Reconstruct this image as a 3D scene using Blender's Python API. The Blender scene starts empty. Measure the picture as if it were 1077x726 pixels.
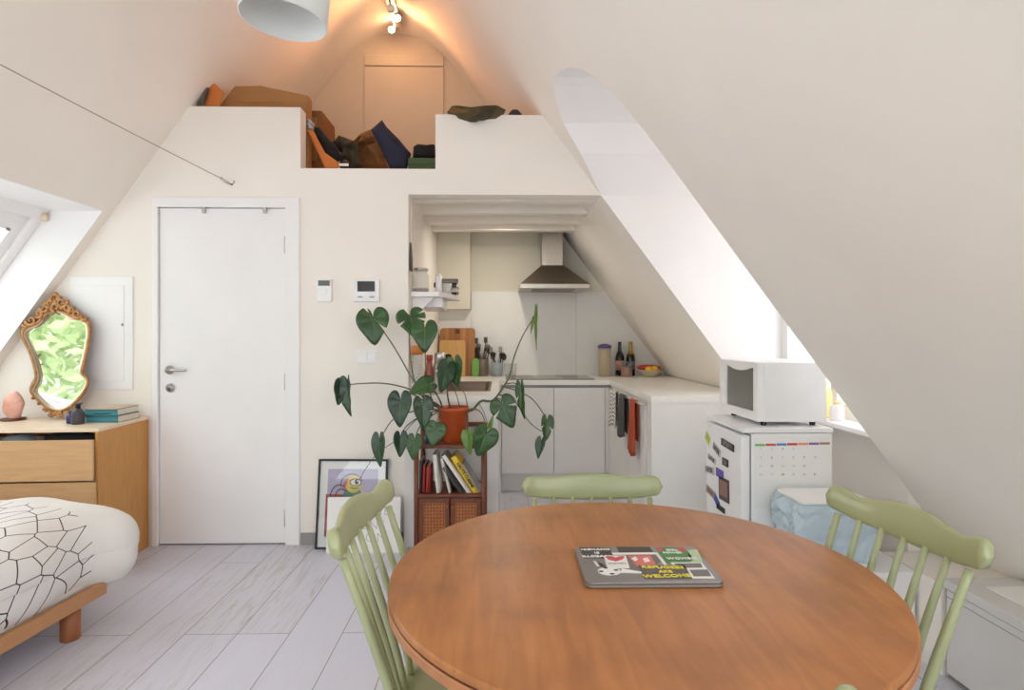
import bpy, bmesh, math, random
from mathutils import Vector, Matrix, noise as mnoise
random.seed(7)
C = bpy.context.scene.collection
SC = bpy.context.scene
# ---------------------------------------------------------------- camera geometry
F = 620.0; CX = 538.5; HY = 354.0; EYE = 1.25
TH = math.atan(13.5 / F); CT, ST = math.cos(TH), math.sin(TH)
def ray(px, py):
    a = (px - CX) / F; b = (HY - py) / F
    return ST + a * CT, CT - a * ST, b
def P(px, py, Y):            # point seen at (px,py) at room depth Y
    dx, dy, b = ray(px, py); k = Y / dy
    return Vector((k * dx, Y, EYE + k * b))
def G(px, py, h):            # point seen at (px,py) at height h
    dx, dy, b = ray(px, py); k = (h - EYE) / b
    return Vector((k * dx, k * dy, h))
def PX(px, py, X):           # point seen at (px,py) on the plane x = X
    dx, dy, b = ray(px, py); k = X / dx
    return Vector((X, k * dy, EYE + k * b))

# ---------------------------------------------------------------- materials
def lin(c):
    return tuple((v / 255 / 12.92) if v / 255 <= 0.04045 else ((v / 255 + 0.055) / 1.055) ** 2.4 for v in c)
def mat(name, col, rough=0.5, metal=0.0, var=0.0, vscale=8.0, stretch=(1, 1, 1), bump=0.0, bscale=60.0,
        trans=0.0, emit=None, estr=0.0, col2=None, spec=0.5, alpha=1.0, coat=0.0):
    m = bpy.data.materials.new(name); m.use_nodes = True
    nt = m.node_tree; N = nt.nodes; L = nt.links
    b = N['Principled BSDF']
    c = lin(col)
    b.inputs['Base Color'].default_value = (*c, 1)
    b.inputs['Roughness'].default_value = rough
    b.inputs['Metallic'].default_value = metal
    b.inputs['Specular IOR Level'].default_value = spec
    b.inputs['Transmission Weight'].default_value = trans
    b.inputs['Alpha'].default_value = alpha
    b.inputs['Coat Weight'].default_value = coat
    if emit is not None:
        b.inputs['Emission Color'].default_value = (*lin(emit), 1)
        b.inputs['Emission Strength'].default_value = estr
    tc = N.new('ShaderNodeTexCoord'); mp = N.new('ShaderNodeMapping')
    mp.inputs['Scale'].default_value = stretch
    L.new(tc.outputs['Object'], mp.inputs['Vector'])
    nz = N.new('ShaderNodeTexNoise'); nz.inputs['Scale'].default_value = vscale
    nz.inputs['Detail'].default_value = 6
    L.new(mp.outputs[0], nz.inputs['Vector'])
    rp = N.new('ShaderNodeValToRGB')
    c2 = lin(col2) if col2 else tuple(min(1, v * (1 - max(var, 0.02) * 1.6)) for v in c)
    c1 = c if col2 else tuple(min(1, v * (1 + max(var, 0.02) * 0.6)) for v in c)
    rp.color_ramp.elements[0].position = 0.3; rp.color_ramp.elements[0].color = (*c2, 1)
    rp.color_ramp.elements[1].position = 0.7; rp.color_ramp.elements[1].color = (*c1, 1)
    L.new(nz.outputs['Fac'], rp.inputs[0]); L.new(rp.outputs[0], b.inputs['Base Color'])
    if bump > 0:
        n2 = N.new('ShaderNodeTexNoise'); n2.inputs['Scale'].default_value = bscale; n2.inputs['Detail'].default_value = 4
        L.new(mp.outputs[0], n2.inputs['Vector'])
        bp = N.new('ShaderNodeBump'); bp.inputs['Strength'].default_value = bump; bp.inputs['Distance'].default_value = 0.01
        L.new(n2.outputs['Fac'], bp.inputs['Height']); L.new(bp.outputs[0], b.inputs['Normal'])
    return m

M = {}
M['wall'] = mat('white_plaster', (243, 237, 229), 0.85, var=0.008, vscale=2, bump=0.03, bscale=120, spec=0.2)
M['paint'] = mat('white_gloss_paint', (241, 240, 240), 0.45, var=0.008, vscale=3)
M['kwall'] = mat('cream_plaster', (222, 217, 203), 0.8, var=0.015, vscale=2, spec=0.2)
M['splash'] = mat('white_splashback', (232, 231, 226), 0.25, var=0.008)
M['cab'] = mat('white_cabinet_lacquer', (233, 232, 228), 0.4, var=0.006)
M['top'] = mat('white_worktop_laminate', (238, 236, 231), 0.3, var=0.01, vscale=40)
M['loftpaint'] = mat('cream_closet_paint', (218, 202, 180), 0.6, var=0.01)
M['gap'] = mat('dark_gap', (120, 112, 100), 0.8)
M['grey'] = mat('grey_edge', (150, 148, 146), 0.6)
M['chrome'] = mat('brushed_steel', (205, 203, 200), 0.3, 1.0, var=0.04, vscale=30, stretch=(1, 1, 12))
M['steel'] = mat('stainless_steel', (196, 188, 178), 0.34, 1.0, var=0.05, vscale=14, stretch=(8, 8, 1))
M['hood'] = mat('brushed_hood_steel', (140, 130, 118), 0.42, 1.0, var=0.05, vscale=14, stretch=(8, 8, 1))
M['black'] = mat('black_plastic', (28, 27, 27), 0.45)
M['screen'] = mat('dark_display', (40, 42, 40), 0.15)
M['lcd'] = mat('green_grey_display', (84, 92, 84), 0.2)
M['sage'] = mat('sage_green_paint', (158, 163, 122), 0.28, var=0.05, vscale=7, bump=0.03, bscale=30, coat=0.2)
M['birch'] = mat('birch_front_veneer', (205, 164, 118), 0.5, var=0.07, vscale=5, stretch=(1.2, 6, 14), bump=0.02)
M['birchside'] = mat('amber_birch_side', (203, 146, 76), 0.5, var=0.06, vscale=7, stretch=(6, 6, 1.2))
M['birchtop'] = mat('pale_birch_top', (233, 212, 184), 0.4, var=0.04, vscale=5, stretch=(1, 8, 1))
M['bedwood'] = mat('bed_pine', (190, 140, 96), 0.5, var=0.07, vscale=5, stretch=(8, 1, 8))
M['bedleg'] = mat('bed_leg_wood', (158, 96, 58), 0.5, var=0.08, vscale=8, stretch=(6, 6, 1))
M['teak'] = mat('dark_teak', (112, 58, 32), 0.45, var=0.18, vscale=8, stretch=(6, 6, 1.0))
M['cane'] = mat('woven_cane', (168, 100, 52), 0.6, var=0.12, vscale=60)
M['terra'] = mat('orange_glazed_pot', (190, 84, 36), 0.4, var=0.06, vscale=9)
M['soil'] = mat('potting_soil', (52, 38, 28), 0.95, var=0.3, vscale=60, bump=0.5)
M['leaf'] = mat('monstera_leaf', (50, 86, 40), 0.3, var=0.25, vscale=9, bump=0.05, bscale=25)
M['leafdark'] = mat('monstera_dark_leaf', (48, 76, 54), 0.3, var=0.25, vscale=9, bump=0.05, bscale=25)
M['leafnew'] = mat('monstera_new_leaf', (98, 132, 52), 0.35, var=0.15, vscale=9)
M['stem'] = mat('plant_stem', (92, 96, 62), 0.5, var=0.15, vscale=20)
M['gold'] = mat('gilded_carving', (184, 132, 82), 0.40, 0.55, var=0.25, vscale=40, bump=0.6, bscale=90)
M['goldlip'] = mat('pale_gilt_lip', (238, 222, 190), 0.4, 0.2)
M['mirror'] = mat('mirror_glass', (245, 247, 246), 0.02, 1.0)
M['salt'] = mat('salt_rock', (236, 198, 184), 0.5, vscale=14, bump=0.6, bscale=20, col2=(212, 146, 124))
M['darkwood'] = mat('dark_wood_base', (98, 52, 36), 0.5, var=0.1)
M['teal'] = mat('teal_cover', (46, 122, 130), 0.5, var=0.05)
M['pages'] = mat('paper_pages', (226, 216, 198), 0.8, var=0.05, vscale=90, stretch=(1, 1, 12))
M['sand'] = mat('sand_cover', (200, 180, 152), 0.7)
M['white'] = mat('white_plastic', (240, 240, 240), 0.35)
M['appl'] = mat('white_appliance_enamel', (243, 243, 244), 0.35)
M['paper'] = mat('white_paper', (240, 239, 236), 0.75)
M['navy'] = mat('navy_cotton', (44, 46, 66), 0.9, var=0.08, bump=0.1)
M['olive'] = mat('olive_canvas', (70, 62, 46), 0.9, var=0.15, bump=0.2)
M['brown'] = mat('brown_suede', (142, 96, 52), 0.9, var=0.15, bump=0.25, bscale=30)
M['blackcloth'] = mat('black_cloth', (30, 28, 30), 0.9, var=0.1, bump=0.15)
M['greenbox'] = mat('green_card', (72, 92, 58), 0.8, var=0.05)
M['card'] = mat('brown_cardboard', (168, 120, 72), 0.85, var=0.06, vscale=5)
M['cardorange'] = mat('orange_card', (206, 118, 52), 0.75, var=0.05)
M['patch'] = mat('patterned_cloth', (210, 208, 206), 0.9, col2=(60, 60, 64), vscale=60)
M['pillarglass'] = mat('clear_glass', (226, 228, 224), 0.05, alpha=0.22)
M['greenglass'] = mat('dark_green_bottle_glass', (30, 32, 24), 0.12)
M['foil'] = mat('gold_foil', (176, 142, 70), 0.35, 0.7, bump=0.3)
M['darklabel'] = mat('wine_label_pink', (196, 150, 138), 0.7, var=0.1, vscale=50)
M['bluelabel'] = mat('grey_label', (110, 112, 116), 0.7, var=0.1, vscale=50)
M['pasta'] = mat('dry_spaghetti', (200, 164, 84), 0.6, var=0.15, vscale=30, stretch=(14, 14, 1))
M['purple'] = mat('purple_lid', (88, 78, 140), 0.4)
M['redplastic'] = mat('red_net_bag', (186, 60, 44), 0.5, var=0.1)
M['lemon'] = mat('lemon_skin', (236, 178, 44), 0.5, var=0.08, bump=0.2)
M['towelw'] = mat('striped_tea_towel', (222, 220, 216), 0.9)
M['towelg'] = mat('charcoal_towel', (84, 82, 80), 0.95, var=0.08, bump=0.2)
M['towelo'] = mat('rust_towel', (186, 82, 54), 0.95, var=0.1, bump=0.2)
M['board'] = mat('acacia_board', (196, 138, 78), 0.5, vscale=2.2, stretch=(12, 1, .2), col2=(128, 74, 38))
M['board2'] = mat('bamboo_board', (212, 166, 100), 0.5, var=0.08, vscale=6, stretch=(10, 10, 1))
M['brightgreen'] = mat('bright_green_plastic', (104, 158, 62), 0.4)
M['brownpot'] = mat('taupe_ceramic', (112, 100, 84), 0.5)
M['greypot'] = mat('pale_blue_grey_ceramic', (164, 172, 178), 0.5, col2=(132, 142, 150), vscale=70)
M['orange'] = mat('orange_lid', (206, 122, 58), 0.5)
M['redcap'] = mat('red_cap', (196, 78, 66), 0.4)
M['bluejar'] = mat('blue_glass_jar', (36, 84, 128), 0.15, var=0.2, vscale=30)
M['cobalt'] = mat('cobalt_glass', (44, 42, 108), 0.15)
M['darkbottle'] = mat('dark_ceramic', (62, 58, 60), 0.4)
M['hob'] = mat('black_ceramic_hob', (62, 58, 54), 0.1)
M['lapgrey'] = mat('space_grey_aluminium', (142, 138, 134), 0.35, 0.6)
M['bag'] = mat('blue_bin_bag', (206, 226, 236), 0.2, var=0.05, vscale=6, alpha=0.82, bump=0.8, bscale=22)
M['sheet'] = mat('off_white_cotton', (232, 230, 224), 0.9, var=0.015, bump=0.1, bscale=20)
M['red'] = mat('red_book', (158, 44, 34), 0.6)
M['yellow'] = mat('yellow_book', (232, 198, 52), 0.6)
M['whitebook'] = mat('white_book', (226, 222, 214), 0.6)
M['darkbook'] = mat('charcoal_book', (64, 60, 58), 0.6)
M['greybook'] = mat('grey_book', (148, 146, 142), 0.6)
M['shade'] = mat('matt_white_shade', (228, 230, 226), 0.7)
M['bulb'] = mat('warm_bulb', (255, 220, 170), 0.3, emit=(255, 214, 150), estr=60)
M['bark'] = mat('tree_bark', (92, 76, 58), 0.9, var=0.2)
M['foliage'] = mat('tree_foliage', (192, 210, 152), 0.7, var=0.18, vscale=2)
M['yellowbottle'] = mat('pale_yellow_bottle', (238, 232, 160), 0.4)
M['pinkbox'] = mat('salmon_tile', (226, 170, 140), 0.7)
M['outtile'] = M['pinkbox']
M['ink'] = mat('dark_ink', (60, 58, 62), 0.8)
M['palegrey'] = mat('pale_grey_ink', (176, 174, 180), 0.8)
M['bench'] = mat('light_grey_laminate', (214, 213, 210), 0.3, var=0.01)
M['wire'] = mat('steel_cable', (150, 142, 136), 0.5)
def flat(name, c, r=0.6): 
    if name not in M: M[name] = mat(name, c, r)
    return M[name]

def pane_mat():
    m = bpy.data.materials.new('window_pane'); m.use_nodes = True
    nt = m.node_tree; N = nt.nodes; L = nt.links; N.clear()
    o = N.new('ShaderNodeOutputMaterial'); t = N.new('ShaderNodeBsdfTransparent'); g = N.new('ShaderNodeBsdfGlossy')
    g.inputs['Roughness'].default_value = 0.02; t.inputs['Color'].default_value = (.97, .98, .98, 1)
    mx = N.new('ShaderNodeMixShader'); mx.inputs[0].default_value = 0.05
    L.new(t.outputs[0], mx.inputs[1]); L.new(g.outputs[0], mx.inputs[2]); L.new(mx.outputs[0], o.inputs[0])
    return m
M['pane'] = pane_mat()

def floor_mat():
    m = bpy.data.materials.new('whitewashed_planks'); m.use_nodes = True
    nt = m.node_tree; N = nt.nodes; L = nt.links; b = N['Principled BSDF']
    tc = N.new('ShaderNodeTexCoord'); sp = N.new('ShaderNodeSeparateXYZ'); cb = N.new('ShaderNodeCombineXYZ')
    L.new(tc.outputs['Object'], sp.inputs[0])
    ax = N.new('ShaderNodeMath'); ax.operation = 'ADD'; ax.inputs[1].default_value = 0.88
    L.new(sp.outputs['X'], ax.inputs[0])
    L.new(sp.outputs['Y'], cb.inputs['X']); L.new(ax.outputs[0], cb.inputs['Y'])
    br = N.new('ShaderNodeTexBrick'); br.inputs['Scale'].default_value = 1
    br.inputs['Brick Width'].default_value = 1.25; br.inputs['Row Height'].default_value = 0.22
    br.inputs['Mortar Size'].default_value = 0.0022; br.inputs['Mortar Smooth'].default_value = 0.2
    br.offset = 0.37; br.offset_frequency = 3; br.inputs['Bias'].default_value = 0
    br.inputs['Color1'].default_value = (0, 0, 0, 1); br.inputs['Color2'].default_value = (1, 1, 1, 1)
    br.inputs['Mortar'].default_value = (0.5, 0.5, 0.5, 1)
    L.new(cb.outputs[0], br.inputs['Vector'])
    mp = N.new('ShaderNodeMapping'); mp.inputs['Scale'].default_value = (26, 2.2, 1)
    L.new(tc.outputs['Object'], mp.inputs['Vector'])
    nz = N.new('ShaderNodeTexNoise'); nz.inputs['Scale'].default_value = 1.6; nz.inputs['Detail'].default_value = 8; nz.inputs['Distortion'].default_value = 1.2
    L.new(mp.outputs[0], nz.inputs['Vector'])
    rp = N.new('ShaderNodeValToRGB')
    e = rp.color_ramp.elements
    e[0].position = 0.30; e[0].color = (*lin((184, 178, 174)), 1)
    e[1].position = 0.50; e[1].color = (*lin((212, 211, 220)), 1)
    L.new(nz.outputs['Fac'], rp.inputs[0])
    # only some planks show strong grain
    plain = N.new('ShaderNodeRGB'); plain.outputs[0].default_value = (*lin((208, 208, 221)), 1)  # the skylight's blue cast is put into both plank tones
    st = N.new('ShaderNodeMapRange'); st.inputs[1].default_value = 0.35; st.inputs[2].default_value = 1.0
    st.inputs[3].default_value = 0.12; st.inputs[4].default_value = 1.0
    L.new(br.outputs['Color'], st.inputs[0])
    mx = N.new('ShaderNodeMix'); mx.data_type = 'RGBA'
    L.new(st.outputs[0], mx.inputs[0]); L.new(plain.outputs[0], mx.inputs[6]); L.new(rp.outputs[0], mx.inputs[7])
    # gentle per plank tone
    tone = N.new('ShaderNodeMapRange'); tone.inputs[3].default_value = 1.0; tone.inputs[4].default_value = 0.93
    L.new(br.outputs['Color'], tone.inputs[0])
    mt = N.new('ShaderNodeMix'); mt.data_type = 'RGBA'; mt.blend_type = 'MULTIPLY'; mt.inputs[0].default_value = 1
    L.new(mx.outputs[2], mt.inputs[6]); L.new(tone.outputs[0], mt.inputs[7])
    ms = N.new('ShaderNodeMix'); ms.data_type = 'RGBA'; ms.inputs[7].default_value = (*lin((140, 134, 130)), 1)
    L.new(br.outputs['Fac'], ms.inputs[0]); L.new(mt.outputs[2], ms.inputs[6])
    L.new(ms.outputs[2], b.inputs['Base Color'])
    b.inputs['Roughness'].default_value = 0.42
    bp = N.new('ShaderNodeBump'); bp.inputs['Strength'].default_value = 0.12; bp.inputs['Distance'].default_value = 0.004
    L.new(nz.outputs['Fac'], bp.inputs['Height']); L.new(bp.outputs[0], b.inputs['Normal'])
    return m
M['floor'] = floor_mat()

def table_mat():
    m = bpy.data.materials.new('worn_orange_tabletop'); m.use_nodes = True
    nt = m.node_tree; N = nt.nodes; L = nt.links; b = N['Principled BSDF']
    tc = N.new('ShaderNodeTexCoord'); mp = N.new('ShaderNodeMapping'); mp.inputs['Scale'].default_value = (26, 3, 3)
    mp.inputs['Rotation'].default_value = (0, 0, 0.35)
    L.new(tc.outputs['Object'], mp.inputs['Vector'])
    nz = N.new('ShaderNodeTexNoise'); nz.inputs['Scale'].default_value = 1.5; nz.inputs['Detail'].default_value = 10; nz.inputs['Distortion'].default_value = 0.7
    L.new(mp.outputs[0], nz.inputs['Vector'])
    n2 = N.new('ShaderNodeTexNoise'); n2.inputs['Scale'].default_value = 7; n2.inputs['Detail'].default_value = 8
    L.new(tc.outputs['Object'], n2.inputs['Vector'])
    r1 = N.new('ShaderNodeValToRGB'); e = r1.color_ramp.elements
    e[0].position = 0.25; e[0].color = (*lin((152, 92, 43)), 1); e[1].position = 0.7; e[1].color = (*lin((180, 116, 60)), 1)
    L.new(nz.outputs['Fac'], r1.inputs[0])
    r2 = N.new('ShaderNodeValToRGB'); e = r2.color_ramp.elements
    e[0].position = 0.3; e[0].color = (0.62, 0.60, 0.58, 1); e[1].position = 0.6; e[1].color = (1, 1, 1, 1)
    L.new(n2.outputs['Fac'], r2.inputs[0])
    mx = N.new('ShaderNodeMix'); mx.data_type = 'RGBA'; mx.blend_type = 'MULTIPLY'; mx.inputs[0].default_value = 0.7
    L.new(r1.outputs[0], mx.inputs[6]); L.new(r2.outputs[0], mx.inputs[7])
    # small dark nicks
    vo = N.new('ShaderNodeTexVoronoi'); vo.inputs['Scale'].default_value = 9
    L.new(tc.outputs['Object'], vo.inputs['Vector'])
    lt = N.new('ShaderNodeMath'); lt.operation = 'LESS_THAN'; lt.inputs[1].default_value = 0.035
    L.new(vo.outputs['Distance'], lt.inputs[0])
    m3 = N.new('ShaderNodeMix'); m3.data_type = 'RGBA'; m3.inputs[7].default_value = (*lin((112, 66, 40)), 1)
    L.new(lt.outputs[0], m3.inputs[0]); L.new(mx.outputs[2], m3.inputs[6])
    L.new(m3.outputs[2], b.inputs['Base Color'])
    b.inputs['Roughness'].default_value = 0.40; b.inputs['Coat Weight'].default_value = 0.2; b.inputs['Coat Roughness'].default_value = 0.3
    return m
M['table'] = table_mat()
M['tabledge'] = mat('table_edge_wood', (176, 116, 74), 0.45, var=0.12, vscale=14)
M['tablegroove'] = mat('dark_edge_line', (70, 40, 28), 0.6)

def duvet_mat():
    m = bpy.data.materials.new('line_print_cotton'); m.use_nodes = True
    nt = m.node_tree; N = nt.nodes; L = nt.links; b = N['Principled BSDF']
    tc = N.new('ShaderNodeTexCoord'); sp = N.new('ShaderNodeSeparateXYZ'); L.new(tc.outputs['Object'], sp.inputs[0])
    sb = N.new('ShaderNodeMath'); sb.operation = 'SUBTRACT'; L.new(sp.outputs['X'], sb.inputs[0]); L.new(sp.outputs['Z'], sb.inputs[1])
    cb = N.new('ShaderNodeCombineXYZ'); L.new(sb.outputs[0], cb.inputs['X']); L.new(sp.outputs['Y'], cb.inputs['Y'])
    mp = N.new('ShaderNodeMapping'); mp.inputs['Scale'].default_value = (13.5, 9.5, 1); mp.inputs['Rotation'].default_value = (0, 0, .5)
    L.new(cb.outputs[0], mp.inputs['Vector'])
    vo = N.new('ShaderNodeTexVoronoi'); vo.voronoi_dimensions = '2D'; vo.feature = 'DISTANCE_TO_EDGE'; vo.inputs['Scale'].default_value = 1
    L.new(mp.outputs[0], vo.inputs['Vector'])
    lt = N.new('ShaderNodeMath'); lt.operation = 'LESS_THAN'; lt.inputs[1].default_value = 0.026
    L.new(vo.outputs['Distance'], lt.inputs[0])
    mx = N.new('ShaderNodeMix'); mx.data_type = 'RGBA'
    mx.inputs[6].default_value = (*lin((232, 230, 226)), 1); mx.inputs[7].default_value = (*lin((58, 56, 58)), 1)
    L.new(lt.outputs[0], mx.inputs[0]); L.new(mx.outputs[2], b.inputs['Base Color'])
    b.inputs['Roughness'].default_value = 0.9
    return m
M['duvet'] = duvet_mat()

def stripe_mat():
    m = M['towelw']; nt = m.node_tree; N = nt.nodes; L = nt.links; b = N['Principled BSDF']
    tc = N.new('ShaderNodeTexCoord'); ch = N.new('ShaderNodeTexChecker'); ch.inputs['Scale'].default_value = 70
    ch.inputs['Color1'].default_value = (*lin((150, 148, 146)), 1); ch.inputs['Color2'].default_value = (*lin((236, 234, 230)), 1)
    L.new(tc.outputs['Object'], ch.inputs['Vector']); L.new(ch.outputs['Color'], b.inputs['Base Color'])
stripe_mat()

# ---------------------------------------------------------------- mesh helpers
class MB:
    def __init__(s): s.v = []; s.f = []; s.m = []; s.cur = 0
    def add(s, vs, fs):
        o = len(s.v); s.v += [Vector(v) for v in vs]
        for f in fs: s.f.append([i + o for i in f]); s.m.append(s.cur)
        return s
    def box(s, a, b, mtx=None):
        x0, y0, z0 = a; x1, y1, z1 = b
        vs = [Vector(p) for p in ((x0, y0, z0), (x1, y0, z0), (x1, y1, z0), (x0, y1, z0), (x0, y0, z1), (x1, y0, z1), (x1, y1, z1), (x0, y1, z1))]
        if mtx: vs = [mtx @ v for v in vs]
        return s.add(vs, [(0, 3, 2, 1), (4, 5, 6, 7), (0, 1, 5, 4), (1, 2, 6, 5), (2, 3, 7, 6), (3, 0, 4, 7)])
    def cbox(s, c, d, mtx=None):
        return s.box([c[i] - d[i] / 2 for i in range(3)], [c[i] + d[i] / 2 for i in range(3)], mtx)
    def tube(s, pts, rad, n=10, caps=True):
        pts = [Vector(p) for p in pts]
        if not isinstance(rad, (list, tuple)): rad = [rad] * len(pts)
        ref = None; rings = []
        for i, p in enumerate(pts):
            t = (pts[min(i + 1, len(pts) - 1)] - pts[max(i - 1, 0)])
            t = t.normalized() if t.length > 1e-9 else Vector((0, 0, 1))
            if ref is None:
                ref = t.orthogonal().normalized()
            ref = (ref - t * ref.dot(t)); ref = ref.normalized() if ref.length > 1e-6 else t.orthogonal().normalized()
            bi = t.cross(ref)
            rings.append([p + (ref * math.cos(2 * math.pi * k / n) + bi * math.sin(2 * math.pi * k / n)) * rad[i] for k in range(n)])
        return s.loft(rings, caps)
    def loft(s, rings, caps=True, closed=True):
        n = len(rings[0]); vs = [v for r in rings for v in r]; fs = []
        for i in range(len(rings) - 1):
            for k in range(n if closed else n - 1):
                k2 = (k + 1) % n
                fs.append((i * n + k, i * n + k2, (i + 1) * n + k2, (i + 1) * n + k))
        if caps:
            fs.append(tuple(reversed(range(n)))); fs.append(tuple(range((len(rings) - 1) * n, len(rings) * n)))
        return s.add(vs, fs)
    def lathe(s, prof, c=(0, 0, 0), n=24, mtx=None):
        rings = []
        for r, z in prof:
            ring = [Vector((c[0] + r * math.cos(2 * math.pi * k / n), c[1] + r * math.sin(2 * math.pi * k / n), c[2] + z)) for k in range(n)]
            if mtx: ring = [mtx @ v for v in ring]
            rings.append(ring)
        return s.loft(rings, True)
    def prism(s, poly, fn, d0, d1):      # poly: 2D pts; fn(u,v,d)->3D
        n = len(poly)
        vs = [fn(u, v, d0) for u, v in poly] + [fn(u, v, d1) for u, v in poly]
        fs = [tuple(reversed(range(n))), tuple(range(n, 2 * n))]
        for k in range(n): fs.append((k, (k + 1) % n, n + (k + 1) % n, n + k))
        return s.add(vs, fs)
    def ell(s, c, r, seg=16, rings=10, fn=None):
        vs = []; fs = []
        for i in range(rings + 1):
            ph = math.pi * i / rings
            for k in range(seg):
                a = 2 * math.pi * k / seg
                d = Vector((math.sin(ph) * math.cos(a), math.sin(ph) * math.sin(a), math.cos(ph)))
                q = Vector((c[0] + d.x * r[0], c[1] + d.y * r[1], c[2] + d.z * r[2]))
                if fn: q = fn(q, d)
                vs.append(q)
        for i in range(rings):
            for k in range(seg):
                k2 = (k + 1) % seg
                fs.append((i * seg + k, (i + 1) * seg + k, (i + 1) * seg + k2, i * seg + k2))
        return s.add(vs, fs)
    def build(s, name, mats, parent=None, smooth=False, bevel=0.0, solid=0.0, sub=0, seg=2):
        me = bpy.data.meshes.new(name); me.from_pydata(s.v, [], s.f)
        bm = bmesh.new(); bm.from_mesh(me)
        bmesh.ops.remove_doubles(bm, verts=bm.verts, dist=1e-6)
        bmesh.ops.recalc_face_normals(bm, faces=bm.faces)
        bm.to_mesh(me); bm.free()
        if not isinstance(mats, (list, tuple)): mats = [mats]
        for m in mats: me.materials.append(m)
        if len(me.polygons) == len(s.m):
            for p, mi in zip(me.polygons, s.m): p.material_index = mi
        o = bpy.data.objects.new(name, me); C.objects.link(o)
        if parent:
            o.parent = parent
        if smooth:
            for p in me.polygons: p.use_smooth = True
        if bevel:
            md = o.modifiers.new('bevel', 'BEVEL'); md.width = bevel; md.segments = seg; md.limit_method = 'ANGLE'; md.angle_limit = math.radians(40)
            for p in me.polygons: p.use_smooth = True
            md.harden_normals = True
        if solid:
            md = o.modifiers.new('solid', 'SOLIDIFY'); md.thickness = solid; md.offset = 0
        if sub:
            md = o.modifiers.new('sub', 'SUBSURF'); md.levels = sub; md.render_levels = sub
        return o

def tag(o, label, cat, group=None, kind=None):
    o['label'] = label; o['category'] = cat
    if group: o['group'] = group
    if kind: o['kind'] = kind
    return o
def thing(name, label, cat, loc=(0, 0, 0), rz=0, group=None):
    o = bpy.data.objects.new(name, None); C.objects.link(o); o.empty_display_size = .05
    o.location = loc; o.rotation_euler = (0, 0, rz)
    return tag(o, label, cat, group)
def struct(o): o['kind'] = 'structure'; return o
def sroot(name):
    o = bpy.data.objects.new(name, None); C.objects.link(o); o['kind'] = 'structure'; return o
def rel(parent, mb):        # move builder coords into the parent's (unrotated) frame
    l = parent.location
    mb.v = [v - l for v in mb.v]; return mb
def text(body, size, m, parent, loc, rot=(math.pi / 2, 0, 0), name='lettering', ext=0.0004, align='CENTER', spacing=1.0, bold=0.0):
    cu = bpy.data.curves.new(name, 'FONT'); cu.body = body; cu.size = size; cu.extrude = ext; cu.align_x = align; cu.align_y = 'CENTER'
    cu.space_character = spacing; cu.offset = bold
    tmp = bpy.data.objects.new('tmp', cu); C.objects.link(tmp)
    bpy.context.view_layer.update()
    dg = bpy.context.evaluated_depsgraph_get()
    me = bpy.data.meshes.new_from_object(tmp.evaluated_get(dg)); me.name = name
    bpy.data.objects.remove(tmp)
    me.materials.clear(); me.materials.append(m)
    o = bpy.data.objects.new(name, me); C.objects.link(o); o.parent = parent
    o.location = loc; o.rotation_euler = rot
    return o

# ---------------------------------------------------------------- roof profile
def XL(h): return -1.849 - (2.633 - h) / 1.40
def XR(h): return 0.618 + (2.111 - h) / 1.35
APH = 4.0625; APX = XL(APH); TH0 = 3.30
def arc(n=14):
    A = Vector((XL(TH0), TH0)); B = Vector((APX, APH)); D = Vector((XR(TH0), TH0)); out = []
    for i in range(n + 1):
        t = i / n; out.append(A * (1 - t) ** 2 + B * 2 * t * (1 - t) + D * t * t)
    return out
Y0, Y1, WD = -1.8, 5.40, 3.57       # rear wall, far end, loft wall
SKT, SKB, SKA, SKZ = 1.984, 0.95, 1.0, 3.49     # skylight recess
SKO = 0.327
RA, RZ, QB, QT = -1.5, .62, 0.84, 2.572      # unseen pair of skylights, added beside the camera for light
XW = 1.728                                       # dormer window plane
ZB = [(0.0, 3.57), (2.111, 3.57), (2.311, 3.40), (2.459, 3.325), (2.529, 3.179), (2.562, 3.08), (2.572, 3.0)]
ZA = [(0.0, 2.47), (1.958, 2.468), (2.107, 2.473), (2.269, 2.498), (2.384, 2.568), (2.446, 2.631), (2.499, 2.729), (2.549, 2.882), (2.572, 3.0)]
def interp(T, h):
    for (h0, z0), (h1, z1) in zip(T, T[1:]):
        if h <= h1: return z0 + (z1 - z0) * (h - h0) / (h1 - h0)
    return T[-1][1]
DTOP = 2.572; KNEE = 0.575
mb = MB()
def strip(p0, p1, ya, yb):
    mb.add([(p0[0], ya, p0[1]), (p1[0], ya, p1[1]), (p1[0], yb, p1[1]), (p0[0], yb, p0[1])], [(0, 1, 2, 3)])
# left slope
for h0, h1 in ((-0.05, QB), (QB, SKB), (SKB, SKT), (SKT, QT), (QT, TH0)):
    a, b = (XL(h0), h0), (XL(h1), h1)
    if h0 < QB or h0 >= QT: strip(a, b, Y0, Y1); continue
    strip(a, b, Y0, RA)
    if h0 == SKB: strip(a, b, RZ, SKA); strip(a, b, SKZ, Y1)
    else: strip(a, b, RZ, Y1)
# vault
ap = arc()
for p, q in zip(ap, ap[1:]): strip(p, q, Y0, Y1)
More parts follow.
